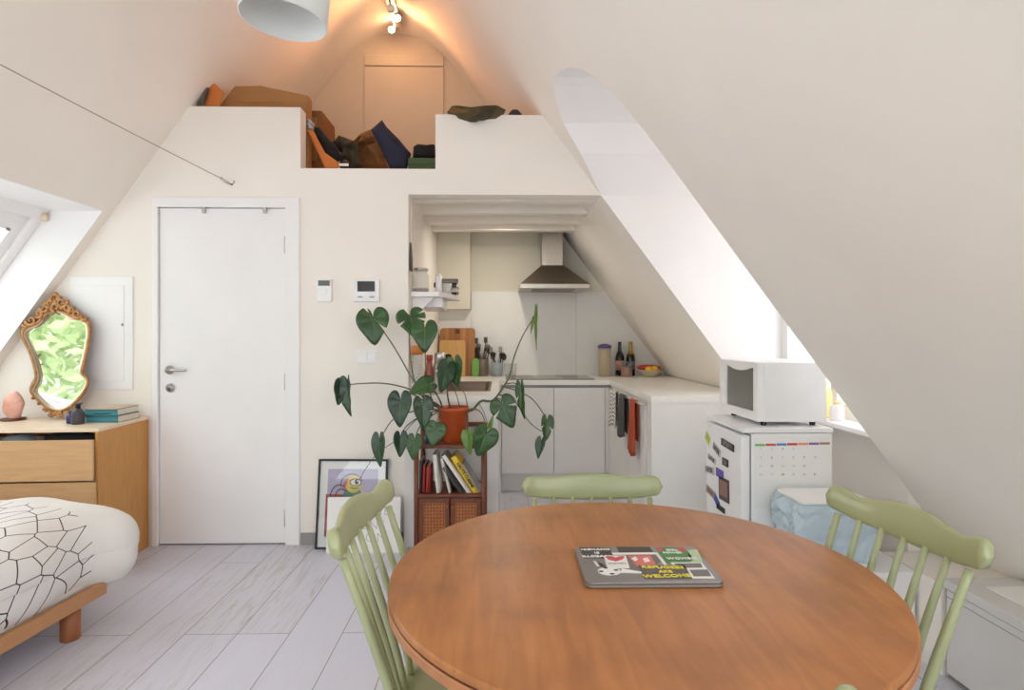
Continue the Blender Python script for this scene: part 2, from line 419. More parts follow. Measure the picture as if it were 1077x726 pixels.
# right slope with the dormer opening
hs = [-0.05, 0.0, 0.3, KNEE, 0.84, 1.1, 1.5, 1.958, 2.107, 2.19, 2.269, 2.311, 2.35, 2.384, 2.42, 2.446, 2.459, 2.48, 2.499, 2.515, 2.529, 2.54, 2.549, 2.556, 2.562, 2.567, DTOP, TH0]
for h0, h1 in zip(hs, hs[1:]):
    a, b = (XR(h0), h0), (XR(h1), h1)
    if h0 >= DTOP or h1 <= KNEE: strip(a, b, Y0, Y1); continue
    za0, za1, zb0, zb1 = interp(ZA, h0), interp(ZA, h1), interp(ZB, h0), interp(ZB, h1)
    if QB <= h0 and h1 <= QT:
        strip(a, b, Y0, RA); mb.add([(a[0], RZ, a[1]), (b[0], RZ, b[1]), (b[0], za1, b[1]), (a[0], za0, a[1])], [(0, 1, 2, 3)])
    else: mb.add([(a[0], Y0, a[1]), (b[0], Y0, b[1]), (b[0], za1, b[1]), (a[0], za0, a[1])], [(0, 1, 2, 3)])
    mb.add([(a[0], zb0, a[1]), (b[0], zb1, b[1]), (b[0], Y1, b[1]), (a[0], Y1, a[1])], [(0, 1, 2, 3)])
roof = struct(mb.build('ceiling', M['wall']))
bmv = roof.data
for p in bmv.polygons: p.use_smooth = abs(p.normal.x) < 0.74 or False
# dormer cheeks (smooth arch) and the skylight reveals
mb = MB()
OUT = XW + 0.06
hh = [h for h in hs if KNEE <= h <= DTOP]
for h0, h1 in zip(hh, hh[1:]):
    for T in (ZA, ZB):
        z0, z1 = interp(T, h0), interp(T, h1)
        x0, x1 = XR(h0), XR(h1)
        mb.add([(x0, z0, h0), (x1, z1, h1), (max(OUT, x1), z1, h1), (max(OUT, x0), z0, h0)], [(0, 1, 2, 3)])
ck = struct(mb.build('trim_2', M['paint'], smooth=False))
mb = MB()
mb.add([(XL(SKT), SKA, SKT), (XL(SKT), SKZ, SKT), (XL(SKT) - SKO - .08, SKZ, SKT + .0), (XL(SKT) - SKO - .08, SKA, SKT)], [(0, 1, 2, 3)])
mb.add([(XL(SKB), SKA, SKB), (XL(SKB), SKZ, SKB), (XL(SKB) - SKO - .08, SKZ, SKB), (XL(SKB) - SKO - .08, SKA, SKB)], [(0, 1, 2, 3)])
for y in (SKA, SKZ):
    mb.add([(XL(SKT), y, SKT), (XL(SKB), y, SKB), (XL(SKB) - SKO - .08, y, SKB), (XL(SKT) - SKO - .08, y, SKT)], [(0, 1, 2, 3)])
struct(mb.build('trim_1', M['paint']))

# skylight window in the left slope
ul = Vector((1, 0, 1.40)).normalized(); nl = Vector((-1.40, 0, 1)).normalized()
def SK(u, v, w):     # u along room depth, v up the slope (0 at bottom), w outwards
    o = Vector((XL(SKB) - SKO, 0, SKB)); q = o + ul * v + nl * w; return Vector((q.x, u, q.z))
SV = (SKT - SKB) / ul.z
w1 = sroot('window_1')
def skbar(u0, u1, v0, v1, w0, w1_):
    b = MB(); b.prism([(u0, v0), (u1, v0), (u1, v1), (u0, v1)], lambda u, v, d: SK(u, v, d), w0, w1_); return b
f = MB()
for a in ((SKA, SKZ, SV - .06, SV + .05), (SKA, SKZ, -.03, .07), (SKA, SKA + .06, 0, SV), (SKZ - .06, SKZ, 0, SV)):
    f.prism([(a[0], a[2]), (a[1], a[2]), (a[1], a[3]), (a[0], a[3])], SK, -.02, .07)
f.build('frame', M['paint'], w1, bevel=.004)
f = MB()
for a in ((SKA + .06, SKZ - .06, SV - .17, SV - .06), (SKA + .06, SKZ - .06, .07, .15), (SKA + .06, SKA + .13, .07, SV - .06), (SKZ - .13, SKZ - .06, .07, SV - .06)):
    f.prism([(a[0], a[2]), (a[1], a[2]), (a[1], a[3]), (a[0], a[3])], SK, 0, .055)
f.build('sash', M['paint'], w1, bevel=.006)
skbar(SKA + .13, SKZ - .13, .15, SV - .17, .02, .026).build('pane', M['pane'], w1)
b = MB()
b.prism([(SKA + .3, SV - .14), (SKZ - .3, SV - .14), (SKZ - .3, SV - .09), (SKA + .3, SV - .09)], SK, -.012, 0)
b.build('ventilation_bar', M['grey'], w1, bevel=.004)
b = MB(); b.ell(SK(SKZ - .15, SV - .165, -.006), (.008, .014, .008)); b.build('latch', M['gap'], w1, smooth=True)
b = MB(); b.tube([P(46, 224, 3.47), P(47, 232, 3.47)], .016); b.build('blind_bracket', mat('cream_plastic', (232, 212, 184), .5), w1, smooth=True)

# added skylights out of view beside the camera, to brighten the slopes
for side, nm in ((-1, 'fill_window_4'), (1, 'fill_window_5')):
    fx = (XL if side < 0 else XR); o = .16 * side
    p0, p1 = Vector((fx(QB), 0, QB)), Vector((fx(QT), 0, QT))
    mb = MB()
    for p in (p0, p1): mb.add([(p.x, RA, p.z), (p.x, RZ, p.z), (p.x + o * 1.3, RZ, p.z), (p.x + o * 1.3, RA, p.z)], [(0, 1, 2, 3)])
    for y in (RA, RZ): mb.add([(p0.x, y, p0.z), (p1.x, y, p1.z), (p1.x + o * 1.3, y, p1.z), (p0.x + o * 1.3, y, p0.z)], [(0, 1, 2, 3)])
    struct(mb.build('trim_%d' % (9 if side < 0 else 10), M['paint']))
    wn = sroot(nm)
    def SQ(u, v, d_): q = p0.lerp(p1, v); return Vector((q.x + o + d_ * side, u, q.z))
    f = MB()
    for a in ((RA, RZ, 0, .08), (RA, RZ, .92, 1), (RA, RA + .09, .08, .92), (RZ - .09, RZ, .08, .92)): f.prism([(a[0], a[2]), (a[1], a[2]), (a[1], a[3]), (a[0], a[3])], SQ, 0, .05)
    f.build('frame', M['paint'], wn)
    f = MB(); f.prism([(RA + .09, .08), (RZ - .09, .08), (RZ - .09, .92), (RA + .09, .92)], SQ, .02, .025); f.build('pane', M['pane'], wn)

# dormer window, its sill and the knee wall
w2 = sroot('window_2')
outl = [(interp(ZA, h), h) for h in [.84] + [h for h in hh if h > 1] ] + [(interp(ZB, h), h) for h in reversed([.84] + [h for h in hh if h > 1 and h < DTOP])]
cx_, cy_ = 3.02, 1.7
inn = [(cx_ + (u - cx_) * .86, cy_ + (v - cy_) * .92) for u, v in outl]
n = len(outl); f = MB()
fr = lambda q, x: Vector((x, q[0], q[1]))
rings = [[fr(q, XW) for q in outl], [fr(q, XW) for q in inn], [fr(q, XW + .06) for q in inn], [fr(q, XW + .06) for q in outl]]
f.loft(rings + [rings[0]], caps=False); f.build('frame', M['paint'], w2)
f = MB(); f.box((XW + .005, 2.99, .9), (XW + .05, 3.05, 2.5)); f.box((XW + .005, 2.55, 1.78), (XW + .05, 3.49, 1.83)); f.build('sash', M['paint'], w2, bevel=.004)
f = MB(); f.prism(inn, lambda u, v, d: Vector((d, u, v)), XW + .03, XW + .034); f.build('pane', M['pane'], w2)
b = MB(); b.box((1.585, 2.472, .815), (XW + .06, 3.568, .84)); struct(b.build('trim_3', M['paint'], bevel=.006))
b = MB(); b.box((1.74, 2.472, -.02), (1.80, 3.568, .815)); b.box((1.74, 3.6, -.02), (1.8, 5.3, .6)); struct(b.build('wall_knee', M['wall']))

b = MB(); b.prism([(1.632, -.02), (XR(-.02) + .02, -.02), (XR(.335) + .01, .335), (1.632, .335)], lambda u, v, d_: Vector((u, d_, v)), 2.14, 2.468); struct(b.build('trim_11', M['wall']))
# floor
b = MB(); b.box((-3.9, Y0, -.08), (2.4, Y1, 0)); struct(b.build('floor', M['floor']))

# loft wall with door opening, kitchen opening, parapets (joined cells)
def wallcells(cells, y0, y1):
    b = MB()
    for poly in cells: b.prism(poly, lambda u, v, d: Vector((u, d, v)), y0, y1)
    return b
DX0, DX1, DH = -2.03, -1.285, 2.018
cells = [
    [(XL(-.05) - .05, -.02), (DX0 - .035, -.02), (DX0 - .035, 2.262), (XL(2.262) - .05, 2.262)],
    [(XL(2.262) - .05, 2.262), (-1.194, 2.262), (-1.194, 2.628), (XL(2.628) - .05, 2.628)],
    [(DX0 - .035, DH + .035), (DX1 + .035, DH + .035), (DX1 + .035, 2.262), (DX0 - .035, 2.262)],
    [(DX1 + .035, -.02), (-.548, -.02), (-.548, 2.262), (DX1 + .035, 2.262)],
    [(-.548, 2.108), (XR(2.108) + .05, 2.108), (XR(2.262) + .05, 2.262), (-.548, 2.262)],
    [(-.385, 2.262), (XR(2.262) + .05, 2.262), (XR(2.592) + .05, 2.592), (-.385, 2.592)],
]
struct(wallcells(cells, WD, WD + .10).build('wall_front', M['wall']))
# rear gable wall with a big unseen window added for frontal fill
def gin(h, e): return XL(h) + e, XR(h) - e
RB, RT, RM = .55, 2.65, .40
cells = [[(XL(0) - .1, -.02), (XR(0) + .1, -.02), (XR(RB) + .1, RB), (XL(RB) - .1, RB)],
         [(XL(RB) - .1, RB), (XL(RB) + RM, RB), (XL(RT) + RM, RT), (XL(RT) - .1, RT)],
         [(XR(RB) - RM, RB), (XR(RB) + .1, RB), (XR(RT) + .1, RT), (XR(RT) - RM, RT)],
         [(XL(RT) - .1, RT), (XR(RT) + .1, RT), (APX + .2, 3.75), (APX - .2, 3.75)]]
struct(wallcells(cells, Y0 - .1, Y0).build('wall_rear', M['wall']))
w3 = sroot('fill_window_3')
f = MB(); pl = lambda u, v, d_: Vector((u, d_, v)); e = RM
ob = [(XL(RB) + e, RB), (XR(RB) - e, RB), (XR(RT) - e, RT), (XL(RT) + e, RT)]
ib = [(XL(RB) + e + .1, RB + .07), (XR(RB) - e - .1, RB + .07), (XR(RT) - e - .06, RT - .07), (XL(RT) + e + .06, RT - .07)]
rr_ = [[Vector((u, Y0 - .08, v)) for u, v in ob], [Vector((u, Y0 - .02, v)) for u, v in ob], [Vector((u, Y0 - .02, v)) for u, v in ib], [Vector((u, Y0 - .08, v)) for u, v in ib]]
f.loft(rr_ + [rr_[0]], caps=False)
for x in (-1.75, -.83, .1): f.box((x - .03, Y0 - .08, RB), (x + .03, Y0 - .02, 2.0 if abs(x + .83) > .1 else RT))
f.box((XL(2.0) + e, Y0 - .08, 1.97), (XR(2.0) - e, Y0 - .02, 2.03))
f.build('frame', M['paint'], w3)
b = MB(); b.prism(ob, pl, Y0 - .052, Y0 - .048); b.build('pane', M['pane'], w3)

# loft floor, closet gable, kitchen walls
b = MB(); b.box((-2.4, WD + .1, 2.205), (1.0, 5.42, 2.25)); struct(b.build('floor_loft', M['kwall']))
GY = 4.75
b = MB()
gp = [(XL(2.2), 2.2), (XR(2.2), 2.2)] + [(p.x, p.y) for p in reversed(ap)]
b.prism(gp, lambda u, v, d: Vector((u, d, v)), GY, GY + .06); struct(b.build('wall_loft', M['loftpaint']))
b = MB(); b.box((-1.075, GY - .022, 2.25), (-.445, GY, 3.405)); b.box((-1.075, GY - .022, 3.415), (-.445, GY, 3.50)); struct(b.build('trim_5', M['loftpaint'], bevel=.003))
b = MB(); b.box((-.645, WD + .1, -.02), (-.545, 5.42, 2.25)); struct(b.build('wall_left', M['wall']))
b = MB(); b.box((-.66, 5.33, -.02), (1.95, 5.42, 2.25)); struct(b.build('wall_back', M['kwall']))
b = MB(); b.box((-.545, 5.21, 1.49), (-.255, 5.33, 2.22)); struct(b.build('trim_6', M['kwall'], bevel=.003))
b = MB(); b.box((-.545, 5.312, .9), (-.25, 5.33, 1.49)); b.box((-.248, 5.316, .9), (.695, 5.33, 1.655)); b.box((.698, 5.316, .9), (1.45, 5.33, 1.655)); struct(b.build('trim_7', M['splash']))
b = MB()
for y in (3.74, 4.10, 4.46, 4.76): b.box((-.548, y - .0, 2.108), (XR(2.108) + .06, y + .09, 2.21))
struct(b.build('trim_8', M['wall'], bevel=.003))
# baseboard
b = MB(); b.box((-1.19, WD - .012, 0), (-.56, WD, .07)); struct(b.build('baseboard_front', M['grey'], bevel=.002))

# ---------------------------------------------------------------- door
d = sroot('door_1')
f = MB()
f.prism([(-2.068, -.001), (DX0 - .004, -.001), (DX0 - .004, DH + .004), (DX1 + .004, DH + .004), (DX1 + .004, -.001), (-1.196, -.001), (-1.196, 2.082), (-2.068, 2.082)], lambda u, v, d_: Vector((u, d_, v)), WD - .016, WD + .09)
f.build('frame', M['paint'], d, bevel=.003)
b = MB(); b.box((DX0, WD + .002, .008), (DX1, WD + .042, DH)); b.build('door_leaf', M['paint'], d, bevel=.002)
b = MB(); b.box((DX0 - .003, WD + .06, 0), (DX1 + .003, WD + .07, DH + .003)); b.build('dark_gap', M['black'], d)
for hz in (1.80, 1.05 - .07, .16):
    b = MB(); b.tube([(DX1 + .002, WD - .003, hz - .05), (DX1 + .002, WD - .003, hz + .05)], .007); b.build('hinge', M['chrome'], d, smooth=True)
for px in (215, 279):
    q = P(px, 222, WD); b = MB(); b.box((q.x - .009, WD - .014, DH - .03), (q.x + .009, WD + .004, DH + .006)); b.build('over_door_hook', M['chrome'], d, bevel=.002)
h = MB(); q = Vector((-1.968, WD, 1.05))
rotY = Matrix.Translation(q) @ Matrix.Rotation(math.pi / 2, 4, 'X')
h.lathe([(0, 0), (.026, 0), (.026, .008), (.012, .010), (.010, .045), (0, .045)], mtx=rotY, n=20)
h.tube([q + Vector((0, -.042, 0)), q + Vector((.06, -.046, 0)), q + Vector((.118, -.044, 0))], [.010, .009, .009])
h.build('handle', M['chrome'], d, smooth=True)
h = MB(); q = Vector((-1.965, WD, .943)); rotY = Matrix.Translation(q) @ Matrix.Rotation(math.pi / 2, 4, 'X')
h.lathe([(0, 0), (.026, 0), (.025, .008), (.011, .009), (.011, .012), (0, .012)], mtx=rotY, n=20); lk = h.build('lock_plate', M['chrome'], d, smooth=True)
h = MB(); h.box((q.x - .003, WD - .0135, q.z - .012), (q.x + .003, WD - .011, q.z + .004)); h.build('keyhole', M['black'], lk)

# ---------------------------------------------------------------- wall fittings
t = thing('fuse_box', 'white framed access panel in the wall behind the gilt mirror', 'access panel', (-2.368, WD, 1.27))
b = MB()
b.prism([(-.185, -.338), (.185, -.338), (.185, .338), (-.185, .338)], lambda u, v, d_: Vector((u, d_, v)), -.010, 0); b.build('frame', M['paint'], t, bevel=.003)
b = MB(); b.box((-.135, -.014, -.285), (.135, -.008, .285)); b.build('door', M['paint'], t, bevel=.002)
b = MB(); b.ell((.128, -.016, .05), (.006, .005, .010)); b.build('latch', M['grey'], t, smooth=True)

t = thing('thermostat', 'small upright white wall thermostat with grey display nearest the door', 'thermostat', (-1.047, WD, 1.525))
b = MB(); b.box((-.045, -.022, -.068), (.045, 0, .068)); b.build('case', M['white'], t, bevel=.006)
b = MB(); b.box((-.034, -.0235, .028), (.034, -.021, .060)); b.build('display', M['lcd'], t)
b = MB(); b.lathe([(0, 0), (.018, 0), (.018, .003), (0, .003)], mtx=Matrix.Translation((0, -.022, -.005)) @ Matrix.Rotation(math.pi / 2, 4, 'X')); b.build('dial', M['paint'], t)
t = thing('intercom', 'white wall intercom with black screen above the light switch', 'intercom', (-.797, WD, 1.525))
b = MB(); b.box((-.08, -.02, -.068), (.08, 0, .068)); b.build('case', M['white'], t, bevel=.006)
b = MB(); b.box((-.052, -.022, -.006), (.052, -.019, .056)); b.build('screen', M['screen'], t)
for sx in (-.035, .035):
    b = MB(); b.box((sx - .014, -.022, -.042), (sx + .014, -.019, -.034)); b.build('button', M['grey'], t)
t = thing('light_switch', 'double white light switch below the intercom on the wall', 'light switch', (-.79, WD, 1.13))
b = MB(); b.box((-.062, -.010, -.042), (.062, 0, .042)); b.build('plate', M['white'], t, bevel=.003)
for sx in (-.026, .026):
    b = MB(); b.box((sx - .024, -.016, -.026), (sx + .024, -.009, .026)); b.build('rocker', M['paint'], t, bevel=.002)

t = thing('steel_cable', 'thin steel cable stretched under the sloping ceiling to the wall', 'cable', (-1.62, WD, 2.17))
b = MB(); pts = []
e0, e1 = Vector((-1.665, -.2, 2.15)), P(233, 188, WD - .05)
for i in range(25):
    u = i / 24; pts.append(e0.lerp(e1, u) - Vector((0, 0, .02 * math.sin(math.pi * u))))
rel(t, b.tube(pts, .0022, 6)).build('cable', M['wire'], t, smooth=True)
b = MB(); b.tube([P(232, 187, WD - .05), P(237, 191, WD - .03), P(241, 193, WD - .02)], .0075); rel(t, b).build('turnbuckle', M['chrome'], t, smooth=True)
b = MB(); b.tube([P(241, 193, WD - .02), P(244, 194.5, WD - .005), P(244.5, 193, WD + .005)], .004); b.tube([P(246, 190, WD - .012), P(246, 193, WD - .012)], .003, 6); rel(t, b).build('hook', M['grey'], t, smooth=True)

# ---------------------------------------------------------------- pendant lamp and ceiling spots
t = thing('pendant_lamp', 'white drum pendant lampshade hanging from the curved ceiling', 'lamp', (-.762, 2.10, 2.365))
t.rotation_euler = (0, math.radians(5), 0)
b = MB(); n = 40
def ring(r, z): return [Vector((r * math.cos(2 * math.pi * k / n), r * math.sin(2 * math.pi * k / n), z)) for k in range(n)]
b.loft([ring(.147, 0), ring(.149, .001), ring(.148, .22), ring(.03, .25), ring(.028, .246), ring(.145, .215), ring(.144, .0), ring(.147, 0)], caps=False)
b.build('lamp_shade', M['shade'], t, smooth=True)
b = MB(); b.tube([(0, 0, .24), (0, 0, 1.17)], .004); b.build('cord', M['white'], t)
b = MB(); b.lathe([(0, .17), (.02, .17), (.022, .25), (0, .25)]); b.build('bulb_holder', M['white'], t, smooth=True)

t = thing('ceiling_spotlight', 'lit warm spotlight bar at the ridge above the loft', 'spotlight', (-.775, 4.35, 3.66))
b = MB(); b.box((-.03, -.22, -.03), (.03, .22, .0)); b.build('bar', M['chrome'], t, bevel=.004)
for (px, py, y) in ((411, 9, 4.17), (418, 19.5, 4.36), (412, 31.5, 4.56)):
    q = P(px, py, y); l = q - t.location
    b = MB(); b.tube([(l.x, l.y + .015, l.z + .01), (0, l.y + .02, -.03)], .008); b.tube([l + Vector((0, .05, .03)), l + Vector((0, .008, .004))], [.022, .03]); h = b.build('spot_head', M['chrome'], t, smooth=True)
    b = MB(); b.ell((l.x, l.y - .004, l.z), (.024, .014, .024)); b.build('bulb', M['bulb'] if py > 12 else M['shade'], h, smooth=True)
    if py > 12:
        ld = bpy.data.lights.new('spot_glow', 'POINT'); ld.energy = .5; ld.color = (1, .38, .13); ld.shadow_soft_size = .03
        lo = bpy.data.objects.new('spot_glow', ld); C.objects.link(lo); lo.location = q + Vector((0, -.06, -.03))
        ld = bpy.data.lights.new('spot_beam', 'SPOT'); ld.energy = 22; ld.color = (1, .42, .17); ld.shadow_soft_size = .04; ld.spot_size = math.radians(120); ld.spot_blend = 1
        lo = bpy.data.objects.new('spot_beam', ld); C.objects.link(lo); lo.location = q + Vector((0, -.06, -.03))
        lo.rotation_euler = (Vector((-1.75, 3.2, 3.0) if py < 25 else (.15, 3.3, 3.0)) - lo.location).to_track_quat('-Z', 'Y').to_euler()

# ---------------------------------------------------------------- dining table
TX, TY, TR = .2837, 1.262, .512
t = thing('round_dining_table', 'round worn orange wooden dining table in the foreground', 'table', (TX, TY, 0))
b = MB(); b.lathe([(0, .735), (TR - .001, .735), (TR, .738), (TR, .746), (TR - .004, .75), (0, .75)], n=96); tt = b.build('tabletop', M['table'], t, smooth=False)
for p in tt.data.polygons: p.use_smooth = len(p.vertices) == 4 and abs(p.normal.z) < .9
b = MB(); b.lathe([(TR - .1, .731), (TR - .004, .731), (TR - .004, .7352), (TR - .1, .7352)], n=96); b.build('edge_groove', M['tablegroove'], t)
b = MB(); b.lathe([(TR - .1, .712), (TR - .001, .712), (TR + .001, .716), (TR + .001, .728), (TR - .001, .731), (TR - .1, .731)], n=96); b.build('edge_band', M['tabledge'], t, smooth=False)
b = MB(); b.lathe([(0, .10), (.075, .10), (.085, .16), (.05, .22), (.042, .32), (.06, .42), (.07, .50), (.045, .56), (.05, .64), (.13, .68), (.13, .713), (0, .713)], n=28); b.build('pedestal', M['tabledge'], t, smooth=True)
for k in range(4):
    a = math.pi / 4 + k * math.pi / 2; b = MB(); pts = [(math.cos(a) * r, math.sin(a) * r, z) for r, z in ((.05, .17), (.16, .14), (.27, .075), (.36, .028))]
    b.tube(pts, [.035, .032, .028, .028], 12); b.build('leg', M['tabledge'], t, smooth=True)

# ---------------------------------------------------------------- laptop with stickers
lx0, lx1, ly0, ly1 = .173, .449, 1.162, 1.361
t = thing('laptop', 'closed grey laptop covered in stickers on the round table', 'laptop', ((lx0 + lx1) / 2, (ly0 + ly1) / 2, .75), -.006)
W, Dp = (lx1 - lx0) / 2, (ly1 - ly0) / 2
def rrect(w, d_, r, n=5):
    out = []
    for cx, cy, a0 in ((w - r, d_ - r, 0), (-w + r, d_ - r, 90), (-w + r, -d_ + r, 180), (w - r, -d_ + r, 270)):
        for k in range(n + 1):
            a = math.radians(a0 + 90 * k / n); out.append((cx + r * math.cos(a), cy + r * math.sin(a)))
    return out
up = lambda u, v, d_: Vector((u, v, d_))
b = MB(); b.prism(rrect(W, Dp, .012), up, .0008, .0062); b.build('base', M['lapgrey'], t, bevel=.0015)
b = MB(); b.prism(rrect(W, Dp, .012), up, .0068, .0130); b.build('lid', M['lapgrey'], t, bevel=.0015)
b = MB(); b.box((W - .0006, -Dp + .02, .002), (W + .0006, -Dp + .04, .005)); b.build('port', M['black'], t)
ZT = .0130
def lp(px, py):
    q = G(px, py, .763); return (q.x - t.location.x, min(q.y - t.location.y, Dp - .002))
def sticker(pts, m, k=0, name='sticker'):
    b = MB(); b.prism([lp(*p) for p in pts], up, ZT - .0003, ZT + .0004 + .0004 * k); return b.build(name, m, t)
def stext(body, px, py, size, m, par, k=1, rz=0, sp=1.0, bold=0.0):
    x, y = lp(px, py); return text(body, size, m, par, (x, y, ZT + .0006 + .0004 * k), (0, 0, rz), spacing=sp, bold=bold)
sdk = flat('sticker_charcoal', (62, 56, 54)); swh = flat('sticker_white', (226, 222, 218)); sgr = flat('sticker_green', (78, 128, 70)); srd = flat('sticker_red', (196, 76, 84)); syl = flat('sticker_yellow', (222, 206, 70)); spk = flat('sticker_pink', (206, 110, 104)); slm = flat('sticker_pale_green', (176, 198, 160))
s_ = sticker([(609, 576), (641, 576.5), (646, 587.6), (614.5, 587.6)], sdk)
stext('NIEMAND', 626, 578.6, .0138, swh, s_, bold=.0004, sp=1.1); stext('IS', 627.5, 582.2, .0155, swh, s_, bold=.0004, sp=1.1); stext('ILLEGAAL', 628, 585.8, .0155, swh, s_, bold=.0004)
sticker([(648, 575.4), (683, 575.4), (687.5, 581.6), (651, 581.8)], sdk)
s_ = sticker([(644, 582.3), (688, 582), (697, 589.5), (678, 602.8), (655, 602.8)], flat('sticker_grey_brown', (110, 104, 98)), 0)
sticker([(643, 582), (688, 581.4), (690.2, 583.4), (645, 584)], swh, 1)
sticker([(688, 581.6), (691, 581.4), (701.5, 594), (698.5, 594.5)], swh, 1)
s_ = sticker([(660, 585), (684, 584.5), (690, 594), (670, 596)], spk, 1)
sticker([(664, 588), (668, 586), (671, 589), (668, 591)], swh, 2); sticker([(676, 588), (681, 587), (684, 591), (678, 592)], swh, 2)
s_ = sticker([(635, 585.3), (658, 585.3), (662.3, 598.2), (639, 598)], swh, 3)
hp = [(636.5, 586.6), (640, 585.9), (645, 586.4), (647.5, 587.6), (651, 586.3), (655.5, 586), (657, 587), (655, 589.3), (648, 591.6), (640, 589.8)]
b = MB(); b.prism([lp(*p) for p in hp], up, ZT + .0005, ZT + .0021); b.build('heart', srd, s_)
stext('WOMEN', 649, 594, .010, flat('sticker_mid_grey', (150, 146, 144)), s_, 4)
sticker([(654, 598.5), (675, 602), (675.5, 603.2), (653, 602.8)], swh, 1)
s_ = sticker([(624, 590.5), (634, 593), (638, 597.2), (628, 596.2)], sdk)
sticker([(624, 590.5), (627.5, 591.5), (631, 596.4), (628, 596.2)], swh, 1)
c = lp(641, 601.5); b = MB(); b.prism([(c[0] + .0235 * math.cos(a * math.pi / 12), c[1] + .019 * math.sin(a * math.pi / 12)) for a in range(24)], up, ZT - .0002, ZT + .0012); s_ = b.build('sticker', swh, t)
for px, py in ((637, 598.3), (632.5, 602), (644, 604.6), (648, 600.5)):
    c = lp(px, py); b = MB(); b.prism([(c[0] + .005 * math.cos(a * math.pi / 5), c[1] + .004 * math.sin(a * math.pi / 5)) for a in range(10)], up, ZT + .001, ZT + .0016); b.build('dark_spot', sdk, s_)
s_ = sticker([(688.5, 576), (718, 576), (723, 580.3), (727, 584.8), (729, 590), (701, 593)], sgr)
sticker([(689.5, 576.2), (695.5, 576.2), (697, 579.5), (693.5, 580.5)], srd, 1); sticker([(712, 576), (717.5, 576), (722, 580), (716, 580.5)], srd, 1)
stext('GIRL', 706.5, 579, .0135, swh, s_, 1, bold=.0003); stext('POWER', 707, 581.9, .0125, swh, s_, 1, bold=.0003)
stext('WOMEN', 717, 588.1, .0155, swh, s_, 2, bold=.0005, sp=1.15)
sticker([(722, 579), (733, 578), (739, 591.5), (727, 591.5)], slm)
s_ = sticker([(705, 592), (738, 592), (752, 608.4), (726, 608.4)], swh, 1)
sticker([(709, 593.2), (737, 593), (739, 597.5), (712, 598)], flat('sticker_mono_grey', (112, 108, 108)), 2)
sticker([(725, 600), (744, 599.6), (748.5, 606.6), (730, 606.8)], flat('sticker_mono_grey', (112, 108, 108)), 2)
s_ = sticker([(671.5, 595), (720, 595), (728.5, 609.2), (678, 609.2)], flat('sticker_dark_grey', (92, 84, 78)), 2)
stext('REFUGEES', 697, 597.6, .019, syl, s_, 3, rz=-.05, sp=1.05, bold=.0006); stext('ARE', 700, 602.2, .016, syl, s_, 3, bold=.0006); stext('WELCOME', 702, 606.8, .0195, syl, s_, 3, rz=.03, sp=1.05, bold=.0006)

